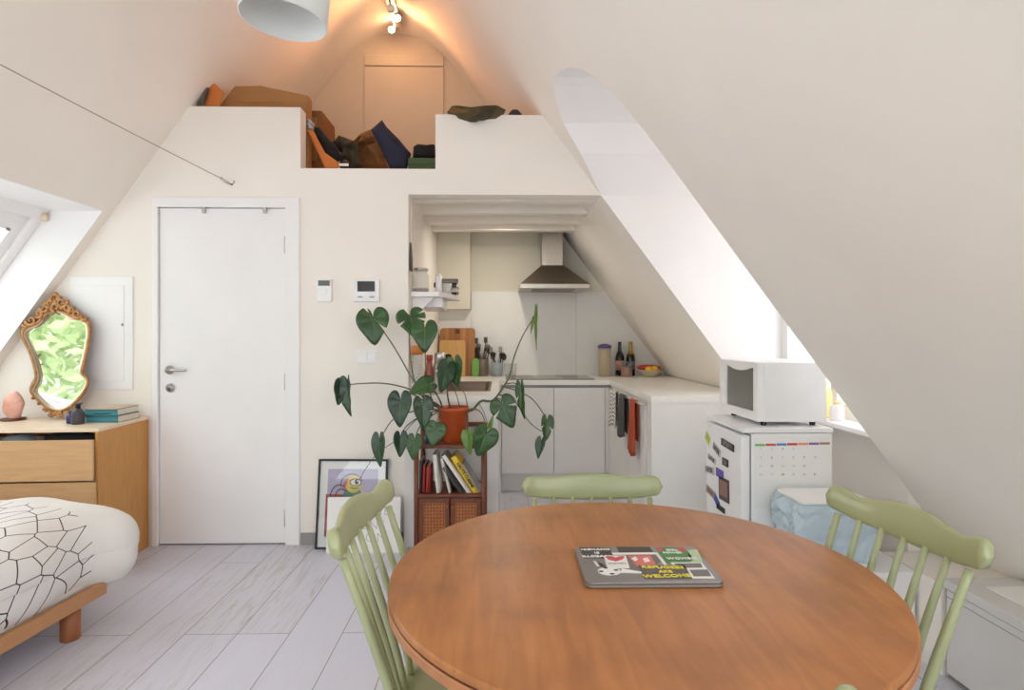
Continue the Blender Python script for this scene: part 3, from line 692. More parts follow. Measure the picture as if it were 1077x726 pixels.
# ---------------------------------------------------------------- chairs (facing +x, back at -x)
def smoothstep(x): x = max(0, min(1, x)); return x * x * (3 - 2 * x)
def make_chair(label, H=.87, loc=(0, 0, 0), rz=0, am=1.0):
    t = thing('spindle_chair', label, 'chair', loc, rz, 'sage green spindle-back chairs around the round table')
    # saddle seat
    b = MB(); rings = []
    N_ = 36
    for r, z in ((0.0, .432), (.7, .432), (.93, .430), (1.0, .442), (1.0, .452), (.95, .462), (.75, .457), (.4, .452), (0.02, .452)):
        ring = []
        for k in range(N_):
            a = 2 * math.pi * k / N_; ca, sa = math.cos(a), math.sin(a)
            sx = .20 * (abs(ca) ** .75) * (1 if ca > 0 else -1); sy = .205 * (abs(sa) ** .75) * (1 if sa > 0 else -1) * (1 + .06 * ca)
            ring.append(Vector((sx * r, sy * r, z)))
        rings.append(ring)
    b.loft(rings); b.build('seat', M['sage'], t, smooth=True)
    # crest rail
    n = 40; rings = []
    yh = .222
    for i in range(n + 1):
        u = -1 + 2 * i / n
        y = u * yh
        bow = .035 * (u * u)             # ends come forward
        x = -.285 + bow
        top = H + am * (-.009 + .009 * math.cos(u * math.pi) - .005 * smoothstep((abs(u) - .2) / .3) + .020 * smoothstep((abs(u) - .6) / .3))
        bot = H - .075 - .005 * math.cos(u * math.pi) + .010 * smoothstep((abs(u) - .6) / .4)
        th_ = .0095 + .0055 * smoothstep((abs(u) - .82) / .12)
        e = abs(u)
        if e > .88:
            k = (e - .88) / .12; s = math.sqrt(max(0, 1 - k * k)) * .98 + .02
            mid = (top + bot) / 2; top = mid + (top - mid) * s; bot = mid + (bot - mid) * s; th_ *= (.45 + .55 * s)
        mid = (top + bot) / 2; hh_ = (top - bot) / 2; ring = []
        for k in range(12):
            a = 2 * math.pi * k / 12; ca, sa = math.cos(a), math.sin(a)
            z = mid + hh_ * (abs(sa) ** .5) * (1 if sa >= 0 else -1); xx = th_ * (abs(ca) ** .6) * (1 if ca >= 0 else -1)
            ring.append(Vector((x + xx - .18 * (z - (H - .04)), y, z)))
        rings.append(ring)
    b = MB(); b.loft(rings); b.build('crest_rail', M['sage'], t, smooth=True)
    for i in range(7):
        u = -1 + i / 3
        y0, y1 = u * .160, u * .182
        x0 = -.165 + .03 * u * u; x1 = -.285 + .035 * (u * .82) ** 2 + .012
        r = .0092 if abs(u) > .9 else .0078
        b = MB(); pts = []; rr = []
        for k in range(9):
            f_ = k / 8; pts.append((x0 + (x1 - x0) * f_ ** 1.15, y0 + (y1 - y0) * f_, .45 + (H - .068 - .45) * f_)); rr.append(r * (1 + .2 * math.sin(math.pi * min(1, f_ * 1.15))) * (1 - .12 * f_))
        b.tube(pts, rr, 12); b.build('spindle', M['sage'], t, smooth=True)
    legs = []
    for sx in (-1, 1):
        for sy in (-1, 1):
            a, e = Vector((.13 * sx, .13 * sy, .435)), Vector((.185 * sx, .18 * sy, 0))
            pts = [a.lerp(e, k / 8) for k in range(9)]; legs.append((sx, sy, a, e))
            b = MB(); b.tube(pts, [.015, .017, .019, .021, .017, .020, .018, .015, .012], 12); b.build('leg', M['sage'], t, smooth=True)
    for sy in (-1, 1):
        f_ = .55; p = Vector((.13 + .055 * f_, (.13 + .05 * f_) * sy, .435 * (1 - f_))); q = Vector((-p.x, p.y, p.z))
        b = MB(); b.tube([p, (p + q) / 2, q], [.009, .013, .009]); b.build('stretcher', M['sage'], t, smooth=True)
    b = MB(); b.tube([(0, -.157, .196), (0, 0, .196), (0, .157, .196)], [.009, .013, .009]); b.build('stretcher', M['sage'], t, smooth=True)
    return t
make_chair('sage green spindle chair in the left foreground, its seat partly under the table', .882, (-.046, 1.325, 0), -.055)
make_chair('sage green spindle chair beside the blue bin bag, back in front of the sloping wall', .875, (.6235, 1.25, 0), math.pi + .12)
make_chair('sage green chair at the far side of the table before the kitchen', .808, (.293, 1.60, 0), -math.pi / 2, .3)
make_chair('sage green chair on the camera side, only its rounded rail end peeking past the table', .868, (.712, .600, 0), math.radians(30))

# ---------------------------------------------------------------- bed
BR = math.radians(4.5)
t = thing('bed', 'low pine bed frame with round legs under the patterned duvet', 'bed', (-1.71, 2.61, 0), -BR)
# local: +x right edge at 0, y negative towards head
L_ = 2.05; Wd = 1.42
b = MB(); b.box((-.028, -L_, .13), (0, 0, .187)); b.build('side_rail', M['bedwood'], t, bevel=.003)
b = MB(); b.box((-Wd, -L_, .13), (-Wd + .028, 0, .187)); b.build('side_rail', M['bedwood'], t, bevel=.003)
b = MB(); b.box((-Wd + .028, -.028, .13), (-.028, 0, .187)); b.build('end_rail', M['bedwood'], t, bevel=.003)
b = MB(); b.box((-Wd + .028, -L_, .13), (-.028, -L_ + .028, .187)); b.build('end_rail', M['bedwood'], t, bevel=.003)
for x in (-.05, -Wd + .05):
    for y in (-.14, -L_ + .14):
        b = MB(); b.lathe([(0, 0), (.034, 0), (.036, .004), (.036, .14), (0, .14)], (x, y, 0), 28); lg = b.build('leg', M['bedleg'], t, smooth=False)
        for p in lg.data.polygons: p.use_smooth = len(p.vertices) == 4
b = MB()
for k in range(12): b.box((-Wd + .03, -.1 - k * .165 - .07, .15), (-.03, -.1 - k * .165, .165))
b.build('slats', M['bedwood'], t)
b = MB(); b.box((-Wd + .035, -L_ + .035, .166), (-.035, -.035, .33)); b.build('mattress', M['sheet'], t, bevel=.03, seg=3)
# duvet
def duvet():
    bm = bmesh.new(); bmesh.ops.create_cube(bm, size=2)
    bmesh.ops.subdivide_edges(bm, edges=bm.edges, cuts=31, use_grid_fill=True)
    x0, x1, y0, y1, z0, z1 = -Wd - .1, .012, -L_ + .1, .17, .125, .55
    for v in bm.verts:
        p = v.co.copy()
        hf = Vector(((x1 - x0) / 2, (y1 - y0) / 2, (z1 - z0) / 2)); rd = .17
        pp = Vector((p.x * hf.x, p.y * hf.y, p.z * hf.z))
        inn_ = Vector([max(-hf[i] + rd, min(hf[i] - rd, pp[i])) for i in range(3)])
        dd = (pp - inn_).normalized()
        ex = Vector((p.x, p.y, p.z))
        v.co = Vector(((x0 + x1) / 2, (y0 + y1) / 2, (z0 + z1) / 2)) + inn_ + dd * rd
        w = v.co
        d_ = mnoise.noise(w * 3.0) * .022 + mnoise.noise(w * 8.0 + Vector((3, 1, 2))) * .010
        d_ += .012 * math.sin(w.x * 14 + w.y * 9 + 3 * mnoise.noise(w * 2))
        v.co += dd * d_
        # end that hangs over the foot bulges to the right
        k = smoothstep((w.y + .12) / .2)
        v.co.x += .085 * k * max(0, ex.x); v.co.z -= .012 * k
        # top slopes down to the side rail
        v.co.z -= .03 * smoothstep((ex.x - .55) / .45) * (ex.z > 0)
        # the underside stays on the rail and the mattress
    me = bpy.data.meshes.new('duvet'); bm.to_mesh(me); bm.free()
    me.materials.append(M['duvet']); me.materials.append(M['sheet'])
    for p in me.polygons:
        p.use_smooth = True
        c = p.center
        if c.y > -.10 + .05 * mnoise.noise(c * 5) + .25 * max(0, .35 - c.z) * 0 : p.material_index = 1
    o = bpy.data.objects.new('duvet', me); C.objects.link(o); o.location = (-1.71, 2.61, 0); o.rotation_euler = (0, 0, -BR)
    md = o.modifiers.new('sub', 'SUBSURF'); md.levels = 1; md.render_levels = 1
    return tag(o, 'thick white duvet with black line print spread over the low bed', 'duvet')
duvet()

# ---------------------------------------------------------------- dresser
t = thing('dresser', 'birch chest of drawers with its top drawer open beside the door', 'chest of drawers', (-2.50, 3.540, 0), math.radians(3))
def db(a, b_): return MB().box((a[0] + 2.50, a[1] - 3.565, a[2]), (b_[0] + 2.50, b_[1] - 3.565, b_[2]))
XD0, XD1, YD0, YD1 = -2.90, -2.088, 3.085, 3.562
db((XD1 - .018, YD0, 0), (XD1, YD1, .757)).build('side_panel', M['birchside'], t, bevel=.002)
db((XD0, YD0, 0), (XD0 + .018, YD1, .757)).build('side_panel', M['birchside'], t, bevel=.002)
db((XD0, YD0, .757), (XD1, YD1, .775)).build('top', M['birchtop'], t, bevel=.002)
db((XD0 + .018, YD1 - .008, .03), (XD1 - .018, YD1, .757)).build('back_panel', M['birch'], t)
db((XD0 + .018, YD0 + .02, .02), (XD1 - .018, YD0 + .04, .07)).build('plinth', M['birchside'], t)
for i, (z0, z1, o_) in enumerate(((.515, .722, .022), (.285, .505, .008), (.06, .275, .008))):
    f = db((XD0 + .004, YD0 - o_ - .016, z0), (XD1 - .004 if i else XD1 - .006, YD0 - o_, z1)).build('drawer', M['birch'], t, bevel=.002)
    bx = MB()
    for a, e in (((XD0 + .03, YD0 - o_, z0 + .02), (XD0 + .042, YD1 - .06, z1 - .05)), ((XD1 - .042, YD0 - o_, z0 + .02), (XD1 - .03, YD1 - .06, z1 - .05)), ((XD0 + .03, YD0 - o_, z0 + .015), (XD1 - .03, YD1 - .06, z0 + .025)), ((XD0 + .03, YD1 - .07, z0 + .02), (XD1 - .03, YD1 - .06, z1 - .05))):
        bx.box((a[0] + 2.5, a[1] - 3.565, a[2]), (e[0] + 2.5, e[1] - 3.565, e[2]))
    bx.build('drawer_box', M['white'], f)
def cloth(name, label, cat, c, r, m, amp=.3, sc=14, group=None, flatz=None, seg=28, rings=18):
    b = MB(); sd = Vector((random.random() * 9, random.random() * 9, 3))
    def fn(q, d_):
        k = 1 + amp * mnoise.noise(Vector((q.x, q.y, q.z)) * sc + sd) + amp * .5 * mnoise.noise(Vector((q.x, q.y, q.z)) * sc * 2.3 + sd)
        p = Vector(c) + (q - Vector(c)) * k
        if flatz is not None: p.z = max(p.z, flatz)
        return p
    b.ell(c, r, seg, rings, fn)
    l = Vector(c); b.v = [v - l for v in b.v]
    o = b.build(name, m, None, smooth=True); o.location = l
    return tag(o, label, cat, group)
q = P(64, 459, 3.085); cloth('folded_shirt', 'black cloth poking out of the open top drawer', 'clothing', (q.x, 3.16, .71), (.13, .07, .038), M['blackcloth'], .12)
q = P(8, 460, 3.085); cloth('folded_shirt', 'pale blue-grey cloth showing in the open drawer under the pink salt lamp', 'clothing', (q.x, 3.16, .70), (.08, .06, .038), flat('blue_grey_cloth', (142, 158, 168), .9), .12)

# mirror
def MP(cx, cy, off=0.0):
    px, py = 10 + cx / 4.84, 295 + cy / 4.84
    Y = 3.435 + (437 - py) / 128 * .10 - off
    return P(px, py, Y)
t = thing('gilt_mirror', 'ornate gilt mirror leaning on the wall above the dresser', 'mirror', MP(235, 690))
outer = [(250, 150), (300, 160), (345, 172), (388, 188), (412, 215), (418, 260), (410, 320), (396, 390), (384, 440), (380, 470), (404, 500), (404, 535), (385, 575), (350, 618), (310, 652), (262, 672), (228, 672), (190, 655), (140, 615), (108, 580), (100, 555), (112, 520), (126, 492), (118, 440), (96, 370), (66, 310), (54, 280), (60, 245), (90, 222), (130, 208), (160, 180), (200, 155)]
inner = [(232, 162), (275, 178), (305, 200), (348, 205), (380, 222), (390, 260), (384, 320), (368, 390), (356, 440), (353, 472), (383, 505), (382, 532), (362, 566), (328, 606), (292, 638), (255, 653), (222, 650), (190, 632), (155, 600), (130, 572), (124, 556), (142, 525), (150, 492), (142, 440), (120, 370), (94, 310), (80, 280), (88, 258), (112, 246), (140, 238), (165, 215), (192, 175)]
def dens(poly, k=3):
    out = []; n = len(poly)
    for i in range(n):
        p0, p1, p2, p3 = [Vector(poly[(i + j - 1) % n]) for j in range(4)]
        for s in range(k):
            u = s / k
            out.append(.5 * ((2 * p1) + (p2 - p0) * u + (2 * p0 - 5 * p1 + 4 * p2 - p3) * u * u + (3 * p1 - p0 - 3 * p2 + p3) * u ** 3))
    return out
od, idn = dens(outer), dens(inner)
lerp2 = lambda k, off: [MP(*(a.lerp(b_, k)), off) for a, b_ in zip(od, idn)]
b = MB(); b.loft([lerp2(0, -.012), lerp2(0, .008), lerp2(.2, .022), lerp2(.5, .026), lerp2(.75, .016), lerp2(.95, .008), lerp2(1.0, .002)], caps=False)
rel(t, b).build('frame', M['gold'], t, smooth=True)
b = MB(); b.loft([lerp2(.72, .018), lerp2(.82, .016), lerp2(.97, .010), lerp2(1.03, .003)], caps=False); rel(t, b).build('inner_lip', M['goldlip'], t, smooth=True)
b = MB(); g = [MP(*p, .002) for p in idn]; b.add(g, [tuple(range(len(g)))]); rel(t, b).build('glass', M['mirror'], t)
b = MB(); b.loft([lerp2(.1, -.012), lerp2(.1, -.008)]); rel(t, b).build('backing', M['darkwood'], t)
b = MB()
def curl(cx, cy, r0, turns, a0, dirn=1, th_=.011):
    pts = []; rr = []
    for k in range(18):
        u = k / 17; a = a0 + dirn * u * turns * 2 * math.pi; r = r0 * (1 - .8 * u)
        pts.append(MP(cx + r * math.cos(a), cy + r * math.sin(a), .02)); rr.append(th_ * (1 - .45 * u))
    b.tube(pts, rr, 8)
for cc in ((235, 92, 26, 1.3, 2.2), (205, 118, 28, 1.4, 3.5, -1), (268, 112, 28, 1.4, -.4), (178, 140, 24, 1.2, 3.1, -1), (297, 138, 22, 1.2, 0.), (235, 138, 24, 1.2, 1.6), (345, 172, 26, 1.2, .2), (320, 152, 18, 1.1, 2.), (378, 190, 18, 1.1, 0), (110, 205, 28, 1.2, 3.1, -1), (150, 170, 22, 1.2, 2.4, -1), (84, 224, 16, 1.1, 3.1, -1)):
    curl(*cc)
for cx, cy, r in ((235, 72, .016), (215, 88, .014), (258, 90, .014), (190, 118, .013), (282, 118, .013), (235, 116, .02), (205, 140, .018), (268, 140, .018), (330, 165, .012), (125, 195, .013), (165, 150, .014), (310, 150, .012), (360, 178, .011)):
    q = MP(cx, cy, .016); b.ell(q, (r, .014, r), 10, 8)
rel(t, b).build('carved_crest', M['gold'], t, smooth=True)
b = MB()
for cc in ((215, 680, 15, 1.2, 3.1, -1), (255, 680, 15, 1.2, 0), (290, 660, 14, 1.1, .3), (185, 662, 12, 1.1, 3.)): curl(*cc, th_=.008)
for cx, cy, r in ((235, 678, .014), (212, 672, .011), (262, 672, .011), (120, 600, .009), (150, 628, .009), (318, 648, .009)):
    b.ell(MP(cx, cy, .014), (r, .012, r), 10, 8)
rel(t, b).build('carved_foot', M['gold'], t, smooth=True)

# salt lamp
q = G(12, 440, .775)
t = thing('salt_lamp', 'pink salt rock lamp on a dark wooden base beside the mirror', 'lamp', (P(14, 440, 3.40).x, 3.40, .775))
b = MB(); b.lathe([(0, 0), (.056, 0), (.06, .006), (.058, .013), (0, .013)], n=24); b.build('base', M['darkwood'], t, smooth=True)
b = MB(); b.ell((.002, 0, .082), (.050, .042, .082), 20, 14, lambda q, d_: Vector((q.x * (1 + .22 * mnoise.noise(q * 16)), q.y * (1 + .2 * mnoise.noise(q * 16)), max(.012, q.z + .006 * mnoise.noise(q * 30))))); b.build('rock', M['salt'], t)
# books and bottles on the dresser
def book(name, label, loc, size, cover, rz=0, group=None, tilt=0, axis='flat'):
    t = thing(name, label, 'book', loc, rz, group); w, d_, h = size; c = .0025
    t.rotation_euler = (0, tilt, rz)
    if axis == 'flat':       # spine faces -y
        b = MB(); b.box((0, 0, 0), (w, d_, c)); b.box((0, 0, h - c), (w, d_, h)); b.box((0, 0, 0), (w, c * 1.3, h)); b.build('cover', cover, t, bevel=.0008)
        b = MB(); b.box((.003, c, c), (w - .003, d_ - .003, h - c)); b.build('pages', M['pages'], t)
    else:                    # standing, spine faces -y, thickness w
        b = MB(); b.box((0, 0, 0), (c, d_, h)); b.box((w - c, 0, 0), (w, d_, h)); b.box((0, 0, 0), (w, c * 1.3, h)); b.build('cover', cover, t, bevel=.0008)
        b = MB(); b.box((c, c, .003), (w - c, d_ - .003, h - .003)); b.build('pages', M['pages'], t)
    return t
q = G(90, 440.5, .775)
BL = P(91, 440, 3.30)
book('hardback_book', 'lower teal hardback lying on the dresser beside the mirror', (P(90, 440, 3.30).x, 3.30, .775), (.175, .20, .036), M['teal'], -.0, 'teal books on the dresser')
t = book('hardback_book', 'upper teal hardback with sand cover, on top of the other teal book', (P(90, 440, 3.30).x - .003, 3.298, .8115), (.175, .20, .036), M['teal'], .02, 'teal books on the dresser')
b = MB(); b.box((.002, .002, .0362), (.173, .198, .0385)); b.build('cover_board', M['sand'], t)
b = MB(); b.box((.05, -.001, .010), (.14, .001, .016)); b.build('title_bar', flat('dark_teal', (24, 60, 82)), t)
def lathe_thing(name, label, cat, loc, parts, group=None, n=24, rz=0):
    t = thing(name, label, cat, loc, rz, group)
    if len(parts) == 1:
        pass
    for pn, prof, m in parts:
        MB().lathe(prof, n=n).build(pn, m, t, smooth=True)
    return t
q = G(82, 440.5, .775)
lathe_thing('vase', 'small dark bottle vase in front of the teal books', 'vase', (P(82, 440, 3.25).x, 3.25, .775), [('body', [(0, 0), (.030, 0), (.032, .01), (.031, .062), (.018, .080), (.012, .085), (0, .085)], M['darkbottle']), ('neck', [(.0, .084), (.012, .084), (.012, .104), (.019, .106), (.019, .114), (0, .114)], M['darkbottle'])])
lathe_thing('bottle', 'tiny cobalt blue glass bottle left of the dark vase', 'bottle', (P(74.5, 440, 3.27).x, 3.27, .775), [('body', [(0, 0), (.020, 0), (.021, .01), (.020, .04), (.009, .052), (0, .052)], M['cobalt']), ('stopper', [(0, .05), (.009, .05), (.009, .066), (0, .066)], M['cobalt'])])

# ---------------------------------------------------------------- leaning frames
def leanbox(t, w, h, d_, z0=0):
    return MB().box((-w / 2, 0, 0), (w / 2, d_, h))
FX = (-1.085 - .66) / 2
t = thing('framed_print', 'black framed abstract face print leaning on the wall, behind the lettered board', 'picture', (-.875, 3.475, 0)); t.rotation_euler = (math.radians(-8.0), 0, math.radians(-2))
w, h = .415, .52
b = MB()
for a, e in (((-w / 2, 0, 0), (-w / 2 + .012, .02, h)), ((w / 2 - .012, 0, 0), (w / 2, .02, h)), ((-w / 2 + .012, 0, 0), (w / 2 - .012, .02, .012)), ((-w / 2 + .012, 0, h - .012), (w / 2 - .012, .02, h))): b.box(a, e)
b.build('frame', M['black'], t)
b = MB(); b.box((-w / 2 + .012, .008, .012), (w / 2 - .012, .016, h - .012)); b.build('mount', M['paper'], t)
b = MB()
def fl(pts, mi, lay): b.cur = mi; b.prism(pts, lambda u, v, d_: Vector((u, d_, v)), .0082 - .0006 * lay, .0078 - .0006 * lay)
x0, x1, z0, z1 = -.150, .150, .062, .462
fl([(x0, z0), (x1, z0), (x1, z1), (x0, z1)], 0, 0)
fl([(x0 - .008, z0 + .01), (x0 + .04, z0 + .01), (x0 + .04, .29), (x0 + .10, .29), (x0 + .10, .315), (x0 - .008, .315)], 1, 1)
fl([(-.05, .24), (.06, .24), (.07, .30), (.04, .345), (-.045, .355), (-.058, .30)], 2, 2)
circ = lambda cx, cz, rx, rz, a0=0, a1=360, n=20: [(cx + rx * math.cos(math.radians(a0 + (a1 - a0) * k / n)), cz + rz * math.sin(math.radians(a0 + (a1 - a0) * k / n))) for k in range(n + 1)]
fl(circ(.005, .375, .048, .052)[:-1], 3, 3)
fl([(.0, .25), (.05, .25), (.085, .31), (.06, .335)], 3, 3)
fl([(-.065, .33), (-.035, .365), (-.03, .41), (-.055, .38)], 4, 4)
fl(circ(.018, .385, .03, .017)[:-1], 5, 5); fl(circ(.024, .387, .011, .015)[:-1], 6, 6); fl(circ(.028, .392, .004, .005)[:-1], 5, 7)
def stroke(pts, wd, mi, lay):
    for p, q_ in zip(pts, pts[1:]):
        p, q_ = Vector(p), Vector(q_); n_ = (q_ - p).normalized(); n_ = Vector((-n_.y, n_.x)) * wd / 2; e = (q_ - p).normalized() * wd * .25
        fl([tuple(p - e + n_), tuple(p - e - n_), tuple(q_ + e - n_), tuple(q_ + e + n_)], mi, lay)
stroke(circ(-.005, .375, .065, .058, 20, 200, 14), .005, 6, 8); stroke(circ(-.075, .30, .055, .07, 60, 190, 12), .006, 6, 8); stroke(circ(-.065, .30, .035, .045, 50, 180, 10), .006, 6, 8)
stroke(circ(.018, .385, .034, .02, 0, 360, 16), .004, 6, 8); stroke([(-.01, .355), (.01, .349), (.035, .353)], .005, 6, 8)
b.build('print', [flat('print_lilac', (186, 174, 204)), flat('print_brick', (172, 72, 62)), flat('print_teal_green', (78, 138, 112)), flat('print_yellow', (226, 196, 76)), flat('print_rose', (206, 98, 110)), M['paper'], M['black']], t)
b = MB(); b.box((-w / 2 + .012, .0005, .012), (w / 2 - .012, .0015, h - .012)); b.build('pane', M['pane'], t)
t = thing('lettered_board', 'white board with faint handwritten lettering leaning on the framed print', 'board', (-.785, 3.415, 0)); t.rotation_euler = (math.radians(-7), 0, 0)
MB().box((-.213, 0, 0), (.213, .018, .315)).build('panel', M['paper'], t, bevel=.003)
for s_, x, z in (('NEL', .12, .235), ('ENS', .055, .155), ('OM', .07, .085)):
    text(s_, .072, M['palegrey'], t, (x, -.0006, z), (math.pi / 2, 0, 0), spacing=1.15, bold=-.0016)

# ---------------------------------------------------------------- bookcase, books, plant
BX0, BX1, BY0, BY1 = -.462, -.072, 3.20, 3.50
t = thing('cane_bookcase', 'dark wooden bookcase with open shelf and cane doors behind the table', 'bookcase', ((BX0 + BX1) / 2, (BY0 + BY1) / 2, 0))
def rb(a, e): return rel(t, MB().box(a, e))
for x in (BX0, BX1 - .025):
    for y in (BY0, BY1 - .025):
        b = MB(); b.tube([(x + .0125, y + .0125, 0), (x + .0125, y + .0125, .74 if y > 3.3 else .655)], .0135, 12); rel(t, b).build('post', M['teak'], t, smooth=True)
rb((BX0 + .005, BY0, .642), (BX1 - .005, BY1, .662)).build('top_shelf', M['teak'], t, bevel=.003)
rb((BX0 + .01, BY1 - .025, .72), (BX1 - .01, BY1, .745)).build('back_rail', M['teak'], t, bevel=.003)
rb((BX0 + .01, BY0 + .004, .375), (BX1 - .01, BY1, .393)).build('shelf', M['teak'], t, bevel=.003)
rb((BX0 + .01, BY0 + .004, .08), (BX1 - .01, BY1, .10)).build('bottom_shelf', M['teak'], t, bevel=.003)
rb((BX0 + .014, BY0 + .03, .10), (BX0 + .022, BY1 - .03, .375)).build('side_panel', M['teak'], t)
rb((BX1 - .022, BY0 + .03, .10), (BX1 - .014, BY1 - .03, .375)).build('side_panel', M['teak'], t)
rb((BX0 + .02, BY1 - .012, .10), (BX1 - .02, BY1 - .006, .375)).build('back_panel', M['teak'], t)
for zz in (.45, .56):
    rb((BX1 - .018, BY0 + .03, zz), (BX1 - .010, BY1 - .03, zz + .012)).build('side_rail', M['teak'], t)
xm = (BX0 + BX1) / 2
for a, e in ((BX0 + .027, xm - .003), (xm + .003, BX1 - .027)):
    f = MB(); z0, z1, y0, y1 = .105, .370, BY0 + .002, BY0 + .018
    for p, q_ in (((a, y0, z0), (a + .024, y1, z1)), ((e - .024, y0, z0), (e, y1, z1)), ((a + .024, y0, z0), (e - .024, y1, z0 + .024)), ((a + .024, y0, z1 - .024), (e - .024, y1, z1))): f.box(p, q_)
    dr = rel(t, f).build('door', M['teak'], t, bevel=.002)
    f = MB(); n = 7
    for k in range(n + 1):
        xx = a + .024 + (e - a - .048) * k / n; f.box((xx - .0048, y0 + .006, z0 + .02), (xx + .0048, y0 + .010, z1 - .02))
    for k in range(13):
        zz = z0 + .024 + (z1 - z0 - .048) * k / 12; f.box((a + .02, y0 + .0065, zz - .0048), (e - .02, y0 + .0115, zz + .0048))
    rel(t, f).build('cane_panel', M['cane'], dr)
    rel(t, MB().box((a + .02, y0 + .0125, z0 + .02), (e - .02, y0 + .0135, z1 - .02))).build('backing', flat('dark_backing', (58, 30, 20)), dr)
    kx = e - .012 if a < xm - .01 and e < xm else a + .012
    f = MB(); f.ell((kx, y0 - .006, .33), (.006, .006, .006)); rel(t, f).build('knob', M['gold'], dr, smooth=True)
SZ = .3935; SY = 3.235
GRP = 'books on the bookcase shelf'
bk = [('red', -.420, .015, .17, 0, 'dark red book standing second from the left end of the shelf'),
      ('red', -.403, .018, .165, .02, 'bright red book between two upright spines near the left end'),
      ('whitebook', -.372, .024, .215, -.10, 'tall white book leaning slightly beside the red books'),
      ('whitebook', -.336, .012, .205, -.14, 'thin white book leaning next to the tall white one'),
      ('darkbook', -.322, .024, .19, -.42, 'charcoal book slanting under the leaning white books'),
      ('whitebook', -.270, .026, .235, -.56, 'thick white book leaning steeply against the charcoal one'),
      ('yellow', -.222, .034, .215, -.60, 'yellow book with black spine lettering leaning on the shelf'),
      ('greybook', -.165, .012, .215, -.62, 'thin grey book leaning at the right end of the shelf')]
def standing(mname, x, th_, h, a, label, depth=.16):
    # leaning to the left: bottom at right, top to the left
    t = thing('paperback_book', label, 'book', (x, SY, SZ + .001), 0, GRP); t.rotation_euler = (0, a, 0)
    c = .0025
    b = MB(); b.box((0, 0, 0), (c, depth, h)); b.box((th_ - c, 0, 0), (th_, depth, h)); b.box((0, 0, 0), (th_, c, h)); b.build('cover', M[mname], t, bevel=.0008)
    b = MB(); b.box((c, c, .003), (th_ - c, depth - .003, h - .003)); b.build('pages', M['pages'], t)
    return t
standing('darkbook', -.437, .013, .175, 0, 'black book standing at the left end of the shelf')
def lean(mname, pb, pt, th_, label, depth=.16):
    # pb,pt: pixel of the spine's bottom right corner and top right corner
    p, q_ = P(pb[0], pb[1], SY), P(pt[0], pt[1], SY)
    d_ = q_ - p; a = math.atan2(d_.x, d_.z); h = d_.length
    t = thing('paperback_book', label, 'book', (p.x, SY, max(SZ + .001, p.z) ), 0, GRP); t.rotation_euler = (0, a, 0)
    z_low = math.sin(a) * th_   # keep the low corner on the shelf
    t.location.z = SZ + .0015 + max(0, -(-th_) * math.sin(a) * -1 if a > 0 else 0)
    c = .0025
    b = MB(); b.box((-th_, 0, 0), (-th_ + c, depth, h)); b.box((-c, 0, 0), (0, depth, h)); b.box((-th_, 0, 0), (0, c, h)); b.build('cover', M[mname], t, bevel=.0008)
    b = MB(); b.box((-th_ + c, c, .003), (-c, depth - .003, h - .003)); b.build('pages', M['pages'], t)
    return t, h, th_
lean('red', (447, 520), (447.5, 491), .014, 'dark red book second from the left on the shelf')
lean('red', (452, 520), (452.5, 492), .020, 'bright red book beside the tall white leaning book')
lean('whitebook', (463.5, 521), (459, 481), .022, 'tall white book leaning slightly beside the red books')
lean('whitebook', (474.5, 520), (465.5, 484), .013, 'thin white book leaning next to the tall white one')
lean('darkbook', (489, 520), (469, 492), .026, 'charcoal book slanting between two white books')
lean('whitebook', (496, 520), (468, 480), .022, 'thick white book leaning steeply left of the yellow one')
yb, yh_, yt_ = lean('yellow', (504.5, 520), (479, 481), .030, 'yellow book with dark spine lettering leaning on the shelf')
text('HAUTE CUISINE', .0235, M['ink'], yb, (-.015, -.0008, yh_ / 2), (math.pi / 2, math.pi / 2, 0), spacing=.95, bold=.0009)
lean('greybook', (506, 513), (487, 483), .010, 'thin grey book at the right end, lying on the yellow one')
q = P(454, 468, 3.30)
lathe_thing('jar', 'small blue glass jar beside the orange plant pot', 'jar', (-.385, 3.26, .662), [('body', [(0, 0), (.024, 0), (.028, .008), (.028, .036), (.018, .048), (0, .048)], M['bluejar']), ('lid', [(0, .047), (.018, .047), (.018, .056), (0, .056)], flat('teal_lid', (60, 130, 140)))])

PC = Vector((-.258, 3.33, .662))
plant = thing('potted_monstera', 'large monstera plant in an orange pot on the bookcase', 'plant', PC)
MB().lathe([(0, 0), (.064, 0), (.066, .004), (.084, .170), (.088, .172), (.089, .192), (.083, .193), (.079, .17), (0, .17)], n=32).build('pot', M['terra'], plant, smooth=True)
MB().lathe([(0, .165), (.0785, .165), (.078, .180), (0, .183)], n=32).build('soil', M['soil'], plant, smooth=True)
def stem(pts, r0=.005, r1=.003, name='stem', m='stem'):
    v = [Vector(p) for p in pts]
    # catmull resample
    out = []
    for i in range(len(v) - 1):
        p0 = v[max(i - 1, 0)]; p1 = v[i]; p2 = v[i + 1]; p3 = v[min(i + 2, len(v) - 1)]
        for s in range(5):
            u = s / 5; out.append(.5 * ((2 * p1) + (p2 - p0) * u + (2 * p0 - 5 * p1 + 4 * p2 - p3) * u * u + (3 * p1 - p0 - 3 * p2 + p3) * u ** 3))
    out.append(v[-1]); n = len(out)
    b = MB(); b.tube(out, [r0 + (r1 - r0) * i / (n - 1) for i in range(n)], 8)
    return rel(plant, b).build(name, M[m], plant, smooth=True)
HR = [(0, 1.0), (6, .95), (14, .84), (25, .72), (40, .64), (60, .61), (80, .60), (100, .59), (120, .57), (140, .53), (155, .46), (166, .34), (174, .16), (180, .04)]
def rad(a):
    a = abs(a)
    for (a0, r0), (a1, r1) in zip(HR, HR[1:]):
        if a <= a1: return r0 + (r1 - r0) * (a - a0) / (a1 - a0)
    return .04
